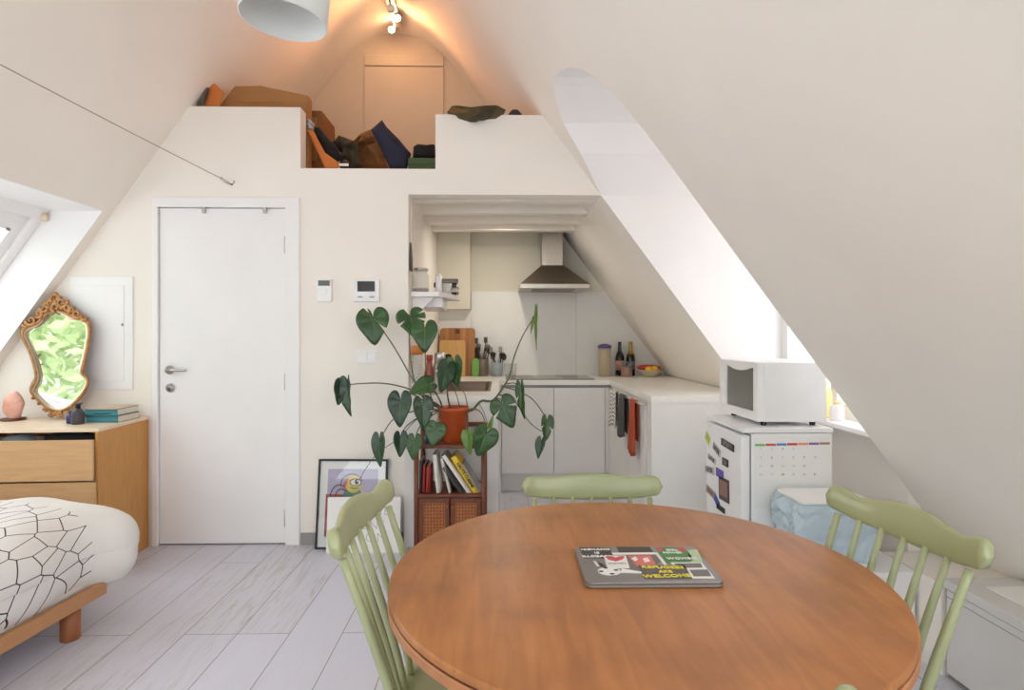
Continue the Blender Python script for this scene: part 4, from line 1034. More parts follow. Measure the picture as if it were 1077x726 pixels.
def leaf(junc, tip, Yj, Yt, w=1.0, roll=0.0, fold=.12, droop=.12, slits=(), m='leaf', wl=1.0):
    J = P(junc[0], junc[1], Yj); T = P(tip[0], tip[1], Yt); T = J.lerp(T, .97); J0 = J; J = J.lerp(T, .10)
    ax = (T - J); L_ = ax.length; ax.normalize()
    view = (J - Vector((0, 0, EYE))).normalized()
    side = ax.cross(view).normalized(); nrm = side.cross(ax).normalized()      # towards / away from the viewer
    if nrm.dot(view) > 0: nrm = -nrm
    R = Matrix.Rotation(math.radians(roll), 3, ax); side = R @ side; nrm = R @ nrm
    angs = list(range(-180, 181, 6)); b = MB(); K = 5; rows = []
    for a in angs:
        r = rad(a)
        for (sa, dep) in slits:
            if abs(a - sa) <= 3.1: r = min(r, dep)
        row = []
        for k in range(K + 1):
            rr = r * k / K; x = rr * math.cos(math.radians(a)); y = rr * math.sin(math.radians(a)) * w * wl
            z = fold * abs(y) * 1.2 - droop * max(0, x) ** 2 + .10 * x * 0 + .012 * math.sin(a * .12) * (k / K)
            row.append(J + (ax * x + side * y + nrm * z) * L_ * .96)
        rows.append(row)
    vs = [v for r_ in rows for v in r_]; fs = []
    for i in range(len(rows) - 1):
        for k in range(K):
            q_ = (i * (K + 1) + k, i * (K + 1) + k + 1, (i + 1) * (K + 1) + k + 1, (i + 1) * (K + 1) + k)
            fs.append(q_)
    b.add(vs, fs)
    o = rel(plant, b).build('leaf', M[m], plant, smooth=True, solid=.0016)
    mb_ = MB(); mb_.tube([J + nrm * .001, J + (ax * .5 + nrm * (-droop * .25)) * L_ + nrm * .001, J + (ax * .95 - nrm * droop * .9) * L_], [.0022, .0016, .0006], 6)
    rel(plant, mb_).build('midrib', M['leafnew'], o, smooth=True)
    return o
Yp = 3.33
base = P(474, 430, Yp)
bL, bR = P(466, 431, Yp), P(490, 432, Yp)
# leaves: (junction, tip, depth, ...)
leaf((392, 332), (394, 365), 3.34, 3.30, 1.02, 10, slits=((42, .30), (-150, .25)))
stem([bL, P(455, 425, Yp), P(436, 402, 3.33), P(415, 366, 3.34), P(400, 344, 3.345), P(393, 334, 3.345)], .0048, .003)
leaf((431, 331), (438, 356), 3.28, 3.24, 1.15, -10, slits=((-60, .28), (62, .26), (100, .28), (-165, .1)))
stem([bL, P(452, 428, Yp), P(436, 400, 3.31), P(431, 365, 3.29), P(430, 334, 3.285)], .0048, .003)
leaf((447, 344), (446, 373), 3.22, 3.18, .95, 15, m='leaf', slits=())
stem([bL, P(456, 424, 3.30), P(449, 398, 3.26), P(447, 366, 3.235), P(447, 346, 3.228)], .004, .0025)
leaf((366, 404), (367, 441), 3.26, 3.22, .55, 50, fold=.5, m='leafdark', slits=((-40, .2), (55, .22)))
leaf((359, 404), (356, 428), 3.27, 3.24, .75, -20, fold=.35, m='leafdark', slits=((50, .3),))
stem([bL, P(458, 425, Yp), P(432, 410, 3.31), P(405, 403.5, 3.28), P(380, 403.5, 3.26), P(366, 405, 3.262)], .0048, .003)
leaf((470, 386), (464, 415), 3.14, 3.10, .80, -25, fold=.1, slits=((-70, .5),), m='leafdark')
leaf((478, 381), (481, 409), 3.17, 3.14, .85, 35, fold=.25)
stem([P(474, 432, Yp), P(471, 418, 3.26), P(470, 400, 3.17), P(471, 388, 3.147)], .005, .003)
leaf((452, 404), (428, 413), 3.13, 3.09, .85, 30, fold=.15, droop=.2)
stem([bL, P(462, 420, 3.25), P(456, 410, 3.16), P(452, 405, 3.138)], .005, .003)
leaf((421, 419), (420, 452), 3.16, 3.12, .78, 10, fold=.25, m='leafdark')
stem([bL, P(448, 423, 3.28), P(432, 414, 3.19), P(422, 418, 3.165)], .0045, .003)
leaf((444, 424), (447, 455), 3.12, 3.09, .72, -15, fold=.28, m='leafdark', slits=((60, .25),))
stem([bL, P(458, 424, 3.24), P(447, 421, 3.14), P(444, 424, 3.127)], .0045, .003)
leaf((459, 449), (453, 472), 3.10, 3.07, 1.0, 12, fold=.1)
stem([bL, P(462, 428, 3.2), P(461, 440, 3.12), P(459, 449, 3.107)], .0045, .003)
leaf((399, 462), (399, 494), 3.22, 3.20, .50, 25, fold=.35, m='leafdark')
stem([bL, P(440, 432, 3.28), P(415, 440, 3.24), P(401, 460, 3.225)], .004, .0025)
leaf((421, 459), (421, 483), 3.18, 3.16, .66, -10, fold=.3, m='leafdark')
stem([bL, P(446, 436, 3.26), P(428, 448, 3.2), P(422, 458, 3.185)], .004, .0025)
leaf((436, 462), (434, 486), 3.15, 3.12, .74, 12, fold=.25, m='leaf')
stem([bL, P(456, 436, 3.22), P(442, 448, 3.17), P(437, 461, 3.155)], .004, .0025)
leaf((512, 455), (502, 482), 3.18, 3.15, 1.0, -12, fold=.08)
stem([bR, P(497, 430, 3.30), P(506, 434, 3.24), P(513, 452, 3.185)], .004, .0025)
leaf((492, 457), (494, 481), 3.17, 3.15, .60, 30, fold=.3, m='leafnew')
stem([bR, P(492, 440, 3.22), P(491, 456, 3.175)], .0035, .0025)
leaf((515, 449), (519, 436), 3.15, 3.14, .35, 0, fold=.5, m='leafnew')
leaf((528, 424), (540, 452), 3.22, 3.18, .95, 5, fold=.12, slits=((-58, .22), (70, .2), (45, .62)))
leaf((548, 408), (550, 444), 3.24, 3.21, .34, 40, fold=.35, m='leaf', slits=((-60, .3),))
leaf((575, 442), (574, 466), 3.30, 3.27, .60, -20, fold=.4, m='leaf', slits=((50, .3), (-60, .3)))
leaf((569, 464), (565, 484), 3.30, 3.28, .55, 20, fold=.2, m='leafdark')
leaf((564, 330), (563, 371), 3.25, 3.24, .09, 20, fold=.4, m='leafnew'); leaf((561, 336), (558, 352), 3.25, 3.24, .2, 10, fold=.3, m='leafnew')
stem([P(480, 433, Yp), P(496, 431.5, 3.30), P(506, 422, 3.28), P(518, 421.5, 3.26), P(529, 408, 3.25), P(536, 395, 3.25), P(541, 375, 3.25), P(550, 353, 3.25), P(564, 330, 3.25)], .008, .003, 'main_stem')
stem([P(518, 421, 3.262), P(524, 419, 3.24), P(529, 423, 3.228)], .004, .0025)
stem([P(533, 404, 3.25), P(541, 403, 3.245), P(547, 408, 3.245)], .0035, .0025)
stem([P(530, 407, 3.252), P(545, 412, 3.26), P(560, 420, 3.28), P(572, 436, 3.298), P(575, 442, 3.302)], .0035, .0025)
stem([P(524, 415, 3.252), P(540, 421, 3.26), P(556, 443, 3.29), P(568, 453, 3.3), P(571, 452, 3.302)], .0032, .0022)
stem([P(484, 431, Yp), P(480, 415, 3.3), P(474, 402, 3.2)], .003, .002); stem([P(492, 430, Yp), P(489, 415, 3.3), P(483, 408, 3.16)], .003, .002)
stem([P(460, 432, 3.28), P(440, 440, 3.24), P(418, 462, 3.24), P(396, 478, 3.26), P(378, 504, 3.28)], .0022, .0018, 'aerial_root')
stem([P(504, 425, 3.27), P(508, 432, 3.25), P(513, 446, 3.2)], .0022, .0018, 'aerial_root')

# ---------------------------------------------------------------- kitchen
KX0, KX1, KYF, KYB = -.543, .889, 4.70, 5.312
HT = .90
t = thing('corner_worktop', 'white U-shaped kitchen worktop running along the alcove', 'worktop', (.2, 5.0, .865))
XSL = XR(.9) - .012
b = MB(); SXa, SXb, SYa, SYb = -.49, -.068, 3.77, 4.55
tz0, tz1 = .862, .90
for a, e in (((KX0, KYF, tz0), (XSL, KYB, tz1)), ((KX1, 3.43, tz0), (XSL, KYF, tz1)),
             ((KX0, 3.50, tz0), (0, SYa, tz1)), ((KX0, SYb, tz0), (0, KYF, tz1)), ((KX0, SYa, tz0), (SXa, SYb, tz1)), ((SXb, SYa, tz0), (0, SYb, tz1))): b.box(a, e)
rel(t, b).build('slab', M['top'], t)
def cabinet(name, label, x0, x1, y0, y1, face, doors, z0=.15, zt=.862, extra=None):
    t = thing(name, label, 'kitchen cabinet', ((x0 + x1) / 2, (y0 + y1) / 2, 0))
    bx = MB(); bx.box((x0, y0, z0), (x1, y1, zt)); rel(t, bx).build('body', M['cab'], t, bevel=.001)
    return t
t = thing('base_cabinet', 'white base cabinet under the hob with two plain doors', 'kitchen cabinet', (.44, 5.0, 0))
rel(t, MB().box((.02, KYF + .03, .15), (KX1 + .0, KYB, .86))).build('body', M['cab'], t)
rel(t, MB().box((.02, KYF + .08, 0), (KX1, KYF + .10, .15))).build('toe_kick', M['cab'], t)
rel(t, MB().box((.02, KYF + .025, .835), (KX1, KYF + .031, .86))).build('grip_channel', M['grey'], t)
for a, e in ((.022, .436), (.440, .846)):
    rel(t, MB().box((a, KYF + .008, .155), (e, KYF + .028, .838))).build('door', M['cab'], t, bevel=.0015)
rel(t, MB().box((-.02, KYF + .008, .0), (.018, KYF + .028, .861))).build('filler_strip', M['cab'], t)
rel(t, MB().box((.850, KYF + .008, .155), (KX1 - .002, KYF + .028, .838))).build('filler_strip', M['cab'], t, bevel=.001)
t = thing('base_cabinet', 'white peninsula cabinet with towels on its rail, beside the fridge', 'kitchen cabinet', (1.15, 4.0, 0))
kx = lambda z: XR(z) - .02
b = MB(); b.prism([(KX1 + .012, 0), (kx(0), 0), (kx(.86), .86), (KX1 + .012, .86)], lambda u, v, d_: Vector((min(u, 1.735), d_, v)), 3.60, KYB - .62 + .6); rel(t, b).build('body', M['cab'], t)
b = MB(); b.box((KX1 + .004, 3.436, 0), (1.52, 3.54, .862)); rel(t, b).build('end_panel', M['cab'], t, bevel=.001)
rel(t, MB().box((KX1 - .006, 3.55, .12), (KX1 + .012, KYF - .01, .83))).build('door', M['cab'], t, bevel=.001)
b = MB(); b.tube([(KX1 - .030, 3.50, .838), (KX1 - .030, 4.60, .838)], .006); b.tube([(KX1 - .030, 3.53, .838), (KX1 + .0, 3.53, .838)], .004); b.tube([(KX1 - .030, 4.57, .838), (KX1, 4.57, .838)], .004); rel(t, b).build('towel_rail', M['chrome'], t, smooth=True)
t = thing('base_cabinet', 'white sink cabinet with plain end panel behind the bookcase', 'kitchen cabinet', (-.27, 4.1, 0))
rel(t, MB().box((KX0, 3.53, .0), (-.02, 3.77, .862))).build('body', M['cab'], t)
rel(t, MB().box((KX0, 4.56, .0), (-.02, KYF, .862))).build('body_far', M['cab'], t)
rel(t, MB().box((-.04, 3.77, .0), (-.02, 4.56, .862))).build('front_panel', M['cab'], t)
rel(t, MB().box((KX0 - .02, 3.505, 0), (-.005, 3.53, .862))).build('end_panel', M['cab'], t, bevel=.001)
t = thing('sink', 'stainless steel sink set into the worktop behind the plant', 'sink', ((SXa + SXb) / 2, (SYa + SYb) / 2, .9))
b = MB(); w_, d_, dp = (SXb - SXa) / 2, (SYb - SYa) / 2, .16
o_ = [(w_ + .012, d_ + .012), (w_ + .012, d_ + .012), (w_ - .005, d_ - .005), (w_ - .012, d_ - .012), (w_ - .03, d_ - .03)]
zz = [.0005, .003, .003, -.02, -dp]
rings = [[Vector((u, v, z)) for u, v in rrect(a, c_, .03)] for (a, c_), z in zip(o_, zz)]
b.loft(rings, caps=False); b.add(rings[-1], [tuple(range(len(rings[-1])))]); b.build('basin', mat('sink_reflection_steel', (128, 112, 98), .38, 1.0, var=.05), t)  # brown of the reflected boards is put into the basin's steel colour
b = MB(); b.lathe([(0, -dp + .001), (.04, -dp + .001), (.04, -dp + .004), (0, -dp + .004)], (.05, .1, 0)); b.build('drain', M['chrome'], t, smooth=True)
t = thing('hob', 'flat black ceramic hob set in the worktop under the hood', 'hob', (.415, 4.99, .9))
MB().box((-.36, -.24, .0003), (.36, .24, .006)).build('glass_plate', M['hob'], t, bevel=.002)
for x, y, r in ((-.2, -.1, .09), (.17, -.1, .075), (-.2, .12, .075), (.17, .12, .1)):
    MB().lathe([(r - .004, .006), (r, .006), (r, .0066), (r - .004, .0066)], (x, y, 0), 32).build('cooking_ring', M['grey'], t)
# hood
t = thing('extractor_hood', 'stainless chimney hood on the wall above the hob', 'extractor hood', (.46, 5.08, 1.64))
HX0, HX1 = .172, .745; HYF = 4.85
rel(t, MB().box((HX0, HYF, 1.648), (HX1, 5.328, 1.684))).build('canopy_rim', M['steel'], t, bevel=.002)
b = MB(); b.loft([[Vector(p) for p in ((HX0, HYF, 1.684), (HX1, HYF, 1.684), (HX1, 5.328, 1.684), (HX0, 5.328, 1.684))], [Vector(p) for p in ((.365, 5.06, 1.862), (.555, 5.06, 1.862), (.555, 5.328, 1.862), (.365, 5.328, 1.862))]]); rel(t, b).build('canopy', M['hood'], t)
rel(t, MB().box((.372, 5.07, 1.86), (.548, 5.328, 2.2))).build('chimney', M['steel'], t, bevel=.002)
rel(t, MB().box((.28, 4.90, 1.644), (.64, 5.25, 1.648))).build('filter', M['grey'], t)

# shelf on the left kitchen wall with jar and books
t = thing('wall_shelf', 'white corner shelf with angled bracket on the kitchen side wall', 'shelf', (-.545, 3.8, 1.52))
b = MB(); b.prism([(-.543, 3.62), (-.37, 3.62), (-.275, 3.98), (-.275, 4.12), (-.543, 4.12)], up, 1.495, 1.525); rel(t, b).build('board', M['paint'], t, bevel=.002)
b = MB(); b.prism([(3.74, 1.435), (4.06, 1.42), (4.06, 1.495), (3.74, 1.495)], lambda u, v, d_: Vector((d_, u, v)), -.50, -.36); rel(t, b).build('bracket', M['paint'], t, bevel=.002)
b = MB(); b.prism([(-.543, 1.40), (-.50, 1.40), (-.40, 1.495), (-.543, 1.495)], lambda u, v, d_: Vector((u, d_, v)), 3.68, 3.70); rel(t, b).build('bracket', M['paint'], t, bevel=.002)
lathe_thing('storage_jar', 'clear glass storage jar with metal lid on the kitchen shelf', 'jar', (-.490, 3.70, 1.525), [('body', [(0, .002), (.05, .002), (.053, .01), (.053, .105), (.043, .125), (.045, .135), (.040, .135), (.039, .122), (.049, .103), (.049, .01), (0, .008)], M['pillarglass']), ('contents', [(0, .009), (.048, .009), (.048, .025), (0, .025)], flat('brown_grounds', (88, 70, 54))), ('lid', [(0, .136), (.047, .136), (.047, .15), (0, .15)], M['chrome'])])
t = lathe_thing('canister', 'narrow white canister between the jar and the shelf books', 'canister', (-.385, 3.76, 1.525), [('body', [(0, 0), (.020, 0), (.020, .112), (0, .112)], M['white']), ('cap', [(0, .112), (.018, .112), (.016, .12), (0, .12)], M['white'])])
lathe_thing('mug', 'grey white mug beside the white canister on the shelf', 'mug', (-.345, 3.86, 1.525), [('body', [(0, 0), (.034, 0), (.036, .07), (.033, .07), (.031, .006), (0, .006)], flat('pale_ceramic', (206, 204, 200), .4))])
zz = 1.525
for i, (hh_, mname, lab) in enumerate(((.018, 'darkbook', 'bottom dark book of the stack on the kitchen shelf'), (.036, 'whitebook', 'thick white book lying second lowest on the kitchen shelf'), (.026, 'darkbook', 'charcoal book lying under the top book of the kitchen shelf stack'), (.026, 'greybook', 'pale grey book on top of the kitchen shelf stack'))):
    book('cookbook', lab, (-.435 + .012 * (i % 2), 3.93 - .0 + .01 * (i % 2), zz), (.15, .14, hh_), M[mname], .06 * (i - 1), 'cookbooks on the kitchen shelf'); zz += hh_ + .0015
t = thing('magnetic_board', 'thin dark board hung edge-on at the kitchen corner above the jar', 'board', (-.545, 3.62, 1.70))
MB().prism([(-.03, -.05), (.03, -.05), (.03, .03), (-.03, .12)], lambda u, v, d_: Vector((d_, u, v)), .002, .012).build('panel', flat('slate', (70, 68, 66)), t)

# worktop items
def at(px, py, h=HT): return G(px, py, h)
# spaghetti canister, bottles, fruit
q = Vector((.925, 5.148, HT)); R_ = .056
lathe_thing('pasta_canister', 'tall clear canister of spaghetti with purple lid on the worktop', 'canister', q, [('spaghetti', [(0, .004), (.05, .004), (.05, .235), (0, .235)], M['pasta']), ('body', [(.0, .0), (R_, .0), (R_, .25), (R_ - .003, .25), (R_ - .003, .003), (0, .003)], M['pillarglass']), ('lid', [(0, .25), (.06, .25), (.06, .27), (.02, .285), (0, .285)], M['purple'])])
bp_ = [(0, 0), (.036, 0), (.039, .008), (.039, .15), (.032, .19), (.016, .225), (.014, .29), (.016, .295), (.016, .302), (0, .302)]
lathe_thing('wine_bottle', 'dark wine bottle with pink label next to the pasta canister', 'bottle', (1.075, 5.235, HT), [('body', bp_, M['greenglass']), ('label', [(.0393, .05), (.0396, .05), (.0396, .135), (.0393, .135)], M['darklabel'])])
lathe_thing('wine_bottle', 'sparkling wine bottle with gold foil neck beside the fruit bowl', 'bottle', (1.17, 5.225, HT), [('body', bp_, M['greenglass']), ('foil', [(.0, .19), (.0325, .19), (.0172, .226), (.0152, .29), (.0172, .296), (.0172, .304), (0, .305)], M['foil']), ('label', [(.0393, .06), (.0396, .06), (.0396, .13), (.0393, .13)], M['bluelabel'])])
lathe_thing('storage_jar', 'low pink-brown jar in front of the two wine bottles', 'jar', (1.115, 5.135, HT), [('body', [(0, 0), (.046, 0), (.05, .01), (.048, .075), (.04, .085), (0, .085)], mat('rose_brown_jar', (156, 120, 106), .4, var=.1)), ('lid', [(0, .084), (.042, .084), (.042, .095), (0, .095)], M['bluelabel'])])
t = lathe_thing('fruit_bowl', 'pale glass fruit bowl at the low end of the worktop', 'bowl', (1.32, 5.13, HT), [('bowl', [(0, 0), (.05, 0), (.06, .006), (.115, .055), (.118, .06), (.112, .058), (.05, .01), (0, .008)], flat('pale_bowl', (196, 186, 158), .3))])
cloth('net_bag', 'red net bag lying across the fruit bowl', 'bag', (1.315, 5.15, HT + .078), (.10, .05, .026), M['redplastic'], .15)
for k, (dx, dy, dz) in enumerate(((-.03, -.075, .066), (.02, -.07, .07))):
    b = MB(); b.ell((0, 0, 0), (.033, .028, .027), 16, 10); o = b.build('lemon', M['lemon'], None, smooth=True); o.location = (1.32 + dx, 5.13 + dy, HT + dz); tag(o, ['left lemon at the front of the fruit bowl', 'right lemon at the front of the fruit bowl'][k], 'lemon', 'lemons in the fruit bowl')
# cutting boards
t = thing('cutting_board', 'large dark striped wooden cutting board leaning on the kitchen wall', 'cutting board', (-.37, 5.19, HT)); t.rotation_euler = (math.radians(-9), 0, 0)
MB().prism([(x, z + .215) for x, z in rrect(.155, .215, .03)], lambda u, v, d_: Vector((u, d_, v)), 0, .018).build('board', M['board'], t, bevel=.003)
MB().prism([(x, z + .40) for x, z in rrect(.02, .02, .008)], lambda u, v, d_: Vector((u, d_, v)), -.001, .001).build('handle_hole', M['darkwood'], t)
t = thing('cutting_board', 'smaller pale bamboo cutting board in front of the striped board', 'cutting board', (-.41, 5.14, HT)); t.rotation_euler = (math.radians(-8), 0, 0)
MB().prism([(x, z + .16) for x, z in rrect(.115, .16, .02)], lambda u, v, d_: Vector((u, d_, v)), 0, .014).build('board', M['board2'], t, bevel=.003)
# thermos, jars and bottles by the sink
def Q(px, Y): 
    v = P(px, HY, Y); return (v.x, Y, HT)
lathe_thing('thermos_flask', 'tall steel flask standing behind the monstera leaves', 'flask', (-.365, 3.645, HT), [('body', [(0, 0), (.038, 0), (.04, .01), (.04, .17), (.034, .19), (0, .19)], M['steel']), ('cup', [(0, .19), (.034, .19), (.034, .245), (.03, .25), (0, .25)], M['chrome'])])
lathe_thing('pasta_jar', 'tall glass jar with orange lid at the kitchen corner', 'jar', (-.497, 3.585, HT), [('body', [(0, .0), (.035, .0), (.037, .01), (.037, .24), (.033, .24), (.033, .01), (0, .008)], M['pillarglass']), ('lid', [(0, .24), (.035, .24), (.037, .285), (.032, .295), (0, .295)], M['orange'])])
lathe_thing('sauce_bottle', 'red capped bottle with white label behind the monstera', 'bottle', (-.436, 3.70, HT), [('body', [(0, 0), (.032, 0), (.034, .01), (.034, .12), (.02, .17), (.016, .2), (0, .2)], flat('pinkish_sauce', (190, 110, 96), .3)), ('label', [(.0343, .01), (.0346, .01), (.0346, .1), (.0343, .1)], M['paper']), ('cap', [(0, .2), (.02, .2), (.02, .235), (0, .235)], M['redcap'])])
lathe_thing('soap_bottle', 'white labelled soap bottle behind the low monstera leaves', 'bottle', (-.46, 4.63, HT), [('body', [(0, 0), (.03, 0), (.032, .01), (.032, .11), (.012, .13), (0, .13)], flat('label_white', (222, 220, 214))), ('pump', [(0, .13), (.012, .13), (.01, .165), (0, .165)], M['white'])])
lathe_thing('pepper_mill', 'small dark pepper mill in front of the bamboo board', 'pepper mill', Q(471.5, 4.95), [('body', [(0, 0), (.024, 0), (.022, .06), (.016, .1), (.022, .13), (0, .13)], M['board2']), ('head', [(0, .13), (.022, .13), (.03, .155), (.026, .195), (0, .205)], M['blackcloth'])])
# utensils
def utensils(t, n, R_, h, hmax, mats):
    for k in range(n):
        a = k * 2.4; r = R_ * .55
        x0, y0 = r * .5 * math.cos(a), r * .5 * math.sin(a); lean_ = .045 + .02 * math.sin(k * 3.1)
        x1, y1 = x0 + lean_ * math.cos(a * 1.3), y0 + .5 * lean_ * math.sin(a)
        zt = h + hmax * (.45 + .5 * ((k * 37) % 10) / 10)
        b = MB(); b.tube([(x0, y0, .012), (x1, y1, zt)], .0045, 8)
        hd = Vector((x1, y1, zt))
        if k % 3 == 0: b.ell(hd, (.022, .006, .032), 12, 8)
        elif k % 3 == 1: b.box(hd - Vector((.016, .003, .0)), hd + Vector((.016, .003, .05)))
        else: b.ell(hd, (.026, .02, .02), 12, 8)
        b.build('utensil', mats[k % len(mats)], t, smooth=(k % 3 != 1))
q = Q(507.5, 5.22)
t = lathe_thing('utensil_pot', 'taupe utensil pot holding dark spoons on the worktop', 'utensil pot', q, [('pot', [(0, 0), (.044, 0), (.05, .01), (.052, .15), (.047, .15), (.044, .01), (0, .01)], M['brownpot'])])
utensils(t, 7, .05, .15, .17, [M['black'], M['darkbottle'], M['brownpot']])
q = Q(523, 5.18)
t = lathe_thing('utensil_pot', 'pale grey patterned utensil pot right of the taupe one', 'utensil pot', q, [('pot', [(0, 0), (.042, 0), (.045, .01), (.054, .125), (.05, .125), (.042, .01), (0, .01)], M['greypot'])])
utensils(t, 7, .05, .125, .10, [M['darkbottle'], M['grey'], M['black']])
t = thing('chopping_mat', 'bright green plastic mat standing left of the taupe utensil pot', 'chopping mat', Q(500, 5.15)); t.rotation_euler = (math.radians(-6), 0, 0)
MB().prism([(x, z + .08) for x, z in rrect(.034, .08, .03)], lambda u, v, d_: Vector((u, d_, v)), 0, .012).build('mat', M['brightgreen'], t, bevel=.003)
q = Q(498, 5.27)
t = thing('pan_lid', 'grey pan lid propped behind the green mat', 'pan lid', (q[0] + .0, 5.29, HT + .19)); 
MB().lathe([(0, 0), (.06, 0), (.062, .006), (.02, .012), (0, .014)], mtx=Matrix.Rotation(math.pi / 2, 4, 'X'), n=28).build('lid', M['bluelabel'], t, smooth=True)
MB().tube([(0, -.005, -.19), (0, -.005, -.05)], .012).build('stand', M['grey'], t)
for k, (px, Y) in enumerate(((533.5, 5.2), (540, 5.22))):
    lathe_thing('drinking_glass', ['drinking glass right beside the pale grey utensil pot', 'drinking glass second from the pale grey utensil pot'][k], 'glass', Q(px, Y), [('glass', [(0, 0), (.025, 0), (.03, .11), (.028, .11), (.023, .006), (0, .006)], M['pillarglass'])], 'glasses by the utensil pots')

# towels on the peninsula rail
def towel(label, yc, w, zb, m, ph):
    zt = .8445; x = KX1 - .030
    b = MB(); n = 14; rings = []
    prof = []   # front drop, over the rail, short back drop
    for k in range(13): prof.append((-.0105, zb + (zt - .004 - zb) * k / 12))
    prof += [(-.006, zt + .003), (0, zt + .005), (.006, zt + .003)]
    for k in range(6): prof.append((.0105, zt - .004 - .05 * k))
    vs = []; fs = []
    for i in range(n + 1):
        u = i / n
        for (dx, z) in prof:
            dp = max(0, (zt - z)) / (zt - zb) if dx < 0 else 0
            gather = 1 - .25 * (1 - dp)
            wob = (.012 * math.sin(u * 16 + ph) + .006 * math.sin(u * 31 + ph * 2)) * (.25 + dp) if dx < 0 else 0
            vs.append((x + dx - abs(wob) if dx < 0 else x + dx, yc + (u - .5) * w * gather + .01 * dp * math.sin(ph), z + (.012 * math.sin(u * 5 + ph) if z < zb + .02 and dx < 0 else 0)))
    np_ = len(prof)
    for i in range(n):
        for k in range(np_ - 1): fs.append((i * np_ + k, i * np_ + k + 1, (i + 1) * np_ + k + 1, (i + 1) * np_ + k))
    b.add(vs, fs)
    o = b.build('tea_towel', m, None, smooth=True, solid=.003)
    return tag(o, label, 'towel', 'tea towels on the peninsula rail')
towel('white patterned tea towel hanging deepest on the peninsula rail', 4.36, .26, .585, M['towelw'], .4)
towel('charcoal tea towel hanging between the white and rust towels', 4.05, .20, .56, M['towelg'], 1.7)
towel('rust orange tea towel hanging nearest on the peninsula rail', 3.74, .17, .505, M['towelo'], 3.0)

# ---------------------------------------------------------------- fridge and microwave
FX0, FX1, FY0, FY1 = 1.055, 1.456, 2.545, 2.985
t = thing('fridge', 'small white fridge with magnets on its door beside the peninsula', 'fridge', ((FX0 + FX1) / 2, (FY0 + FY1) / 2, 0))
rel(t, MB().box((FX0 + .045, FY0, .02), (FX1, FY1, .826))).build('body', M['appl'], t, bevel=.004)
rel(t, MB().box((FX0, FY0 + .002, .05), (FX0 + .04, FY1 - .002, .818))).build('door', M['appl'], t, bevel=.008)
rel(t, MB().box((FX0 + .004, FY0 - .002, .828), (FX1 + .004, FY1 + .002, .85))).build('top_lid', M['appl'], t, bevel=.005)
rel(t, MB().box((FX0 + .04, FY0 + .008, .05), (FX0 + .046, FY1 - .008, .82))).build('door_seal', M['grey'], t)
for x in (FX0 + .08, FX1 - .05):
    for y in (FY0 + .05, FY1 - .05): rel(t, MB().lathe([(0, 0), (.018, 0), (.018, .02), (0, .02)], (x, y, 0), 12)).build('foot', M['black'], t)
def magnet(label, px0, py0, px1, py1, m, tiltz=0, name='fridge_photo', cat='magnet', m2=None):
    a, c_ = PX(px0, py0, FX0 - .001), PX(px1, py1, FX0 - .001)
    y0, y1 = sorted((a.y, c_.y)); z0, z1 = sorted((a.z, c_.z)); yc, zc = (y0 + y1) / 2, (z0 + z1) / 2
    t = thing(name, label, cat, (FX0, yc, zc), 0, 'photos and magnets on the fridge door'); t.rotation_euler = (tiltz, 0, 0)
    hw, hh_ = (y1 - y0) / 2, (z1 - z0) / 2
    MB().box((-.004, -hw, -hh_), (-.0005, hw, hh_)).build('card', m, t)
    if m2: MB().box((-.0048, -hw * .75, -hh_ * .6), (-.0038, hw * .75, hh_ * .75)).build('picture', m2, t)
    return t
ph = mat('mono_photo', (150, 146, 142), .5, col2=(48, 46, 46), vscale=45); 
magnet('narrow yellow and white clipping at the top of the fridge door', 742, 453, 748, 470, M['paper'], .5, m2=flat('lime_strip', (190, 190, 70)))
magnet('square photo hung under the yellow clipping on the fridge', 750, 467, 758, 479, flat('photo_edge', (190, 188, 186)), .3, m2=ph)
magnet('wide black and white photo near the fridge door edge', 759, 461.5, 772, 475, M['black'], .05, m2=ph)
magnet('small grey photo left of the tiny dark magnet on the fridge', 745, 478, 753, 488, flat('photo_edge', (190, 188, 186)), .1, m2=ph)
magnet('tiny dark magnet right of the small grey photo', 760, 481, 766, 492, M['ink'], .0, m2=ph)
magnet('grey photo at the left edge of the fridge door, level with the purple card', 742, 488, 751, 501, flat('photo_edge', (190, 188, 186)), -.1, m2=ph)
magnet('purple card on the fridge door above the dark postcard', 753.5, 491.5, 761, 505, flat('purple_card', (104, 92, 176)), .0)
magnet('large dark postcard with a pale figure on the fridge door', 756.5, 500, 767, 531, flat('dark_postcard', (84, 76, 74)), -.05, m2=flat('figure_tone', (150, 112, 100)))
magnet('pale photo low on the left edge of the fridge door', 743, 510, 752, 525, flat('photo_edge', (190, 188, 186)), .1, m2=flat('brown_photo', (140, 112, 92)))
magnet('blue magnet strip below the pale photo on the fridge', 751, 521, 757, 533, flat('blue_magnet', (74, 92, 170)), .5)
magnet('black triangular magnet just above the table edge on the fridge', 754, 529, 762.5, 541, M['black'], .0)
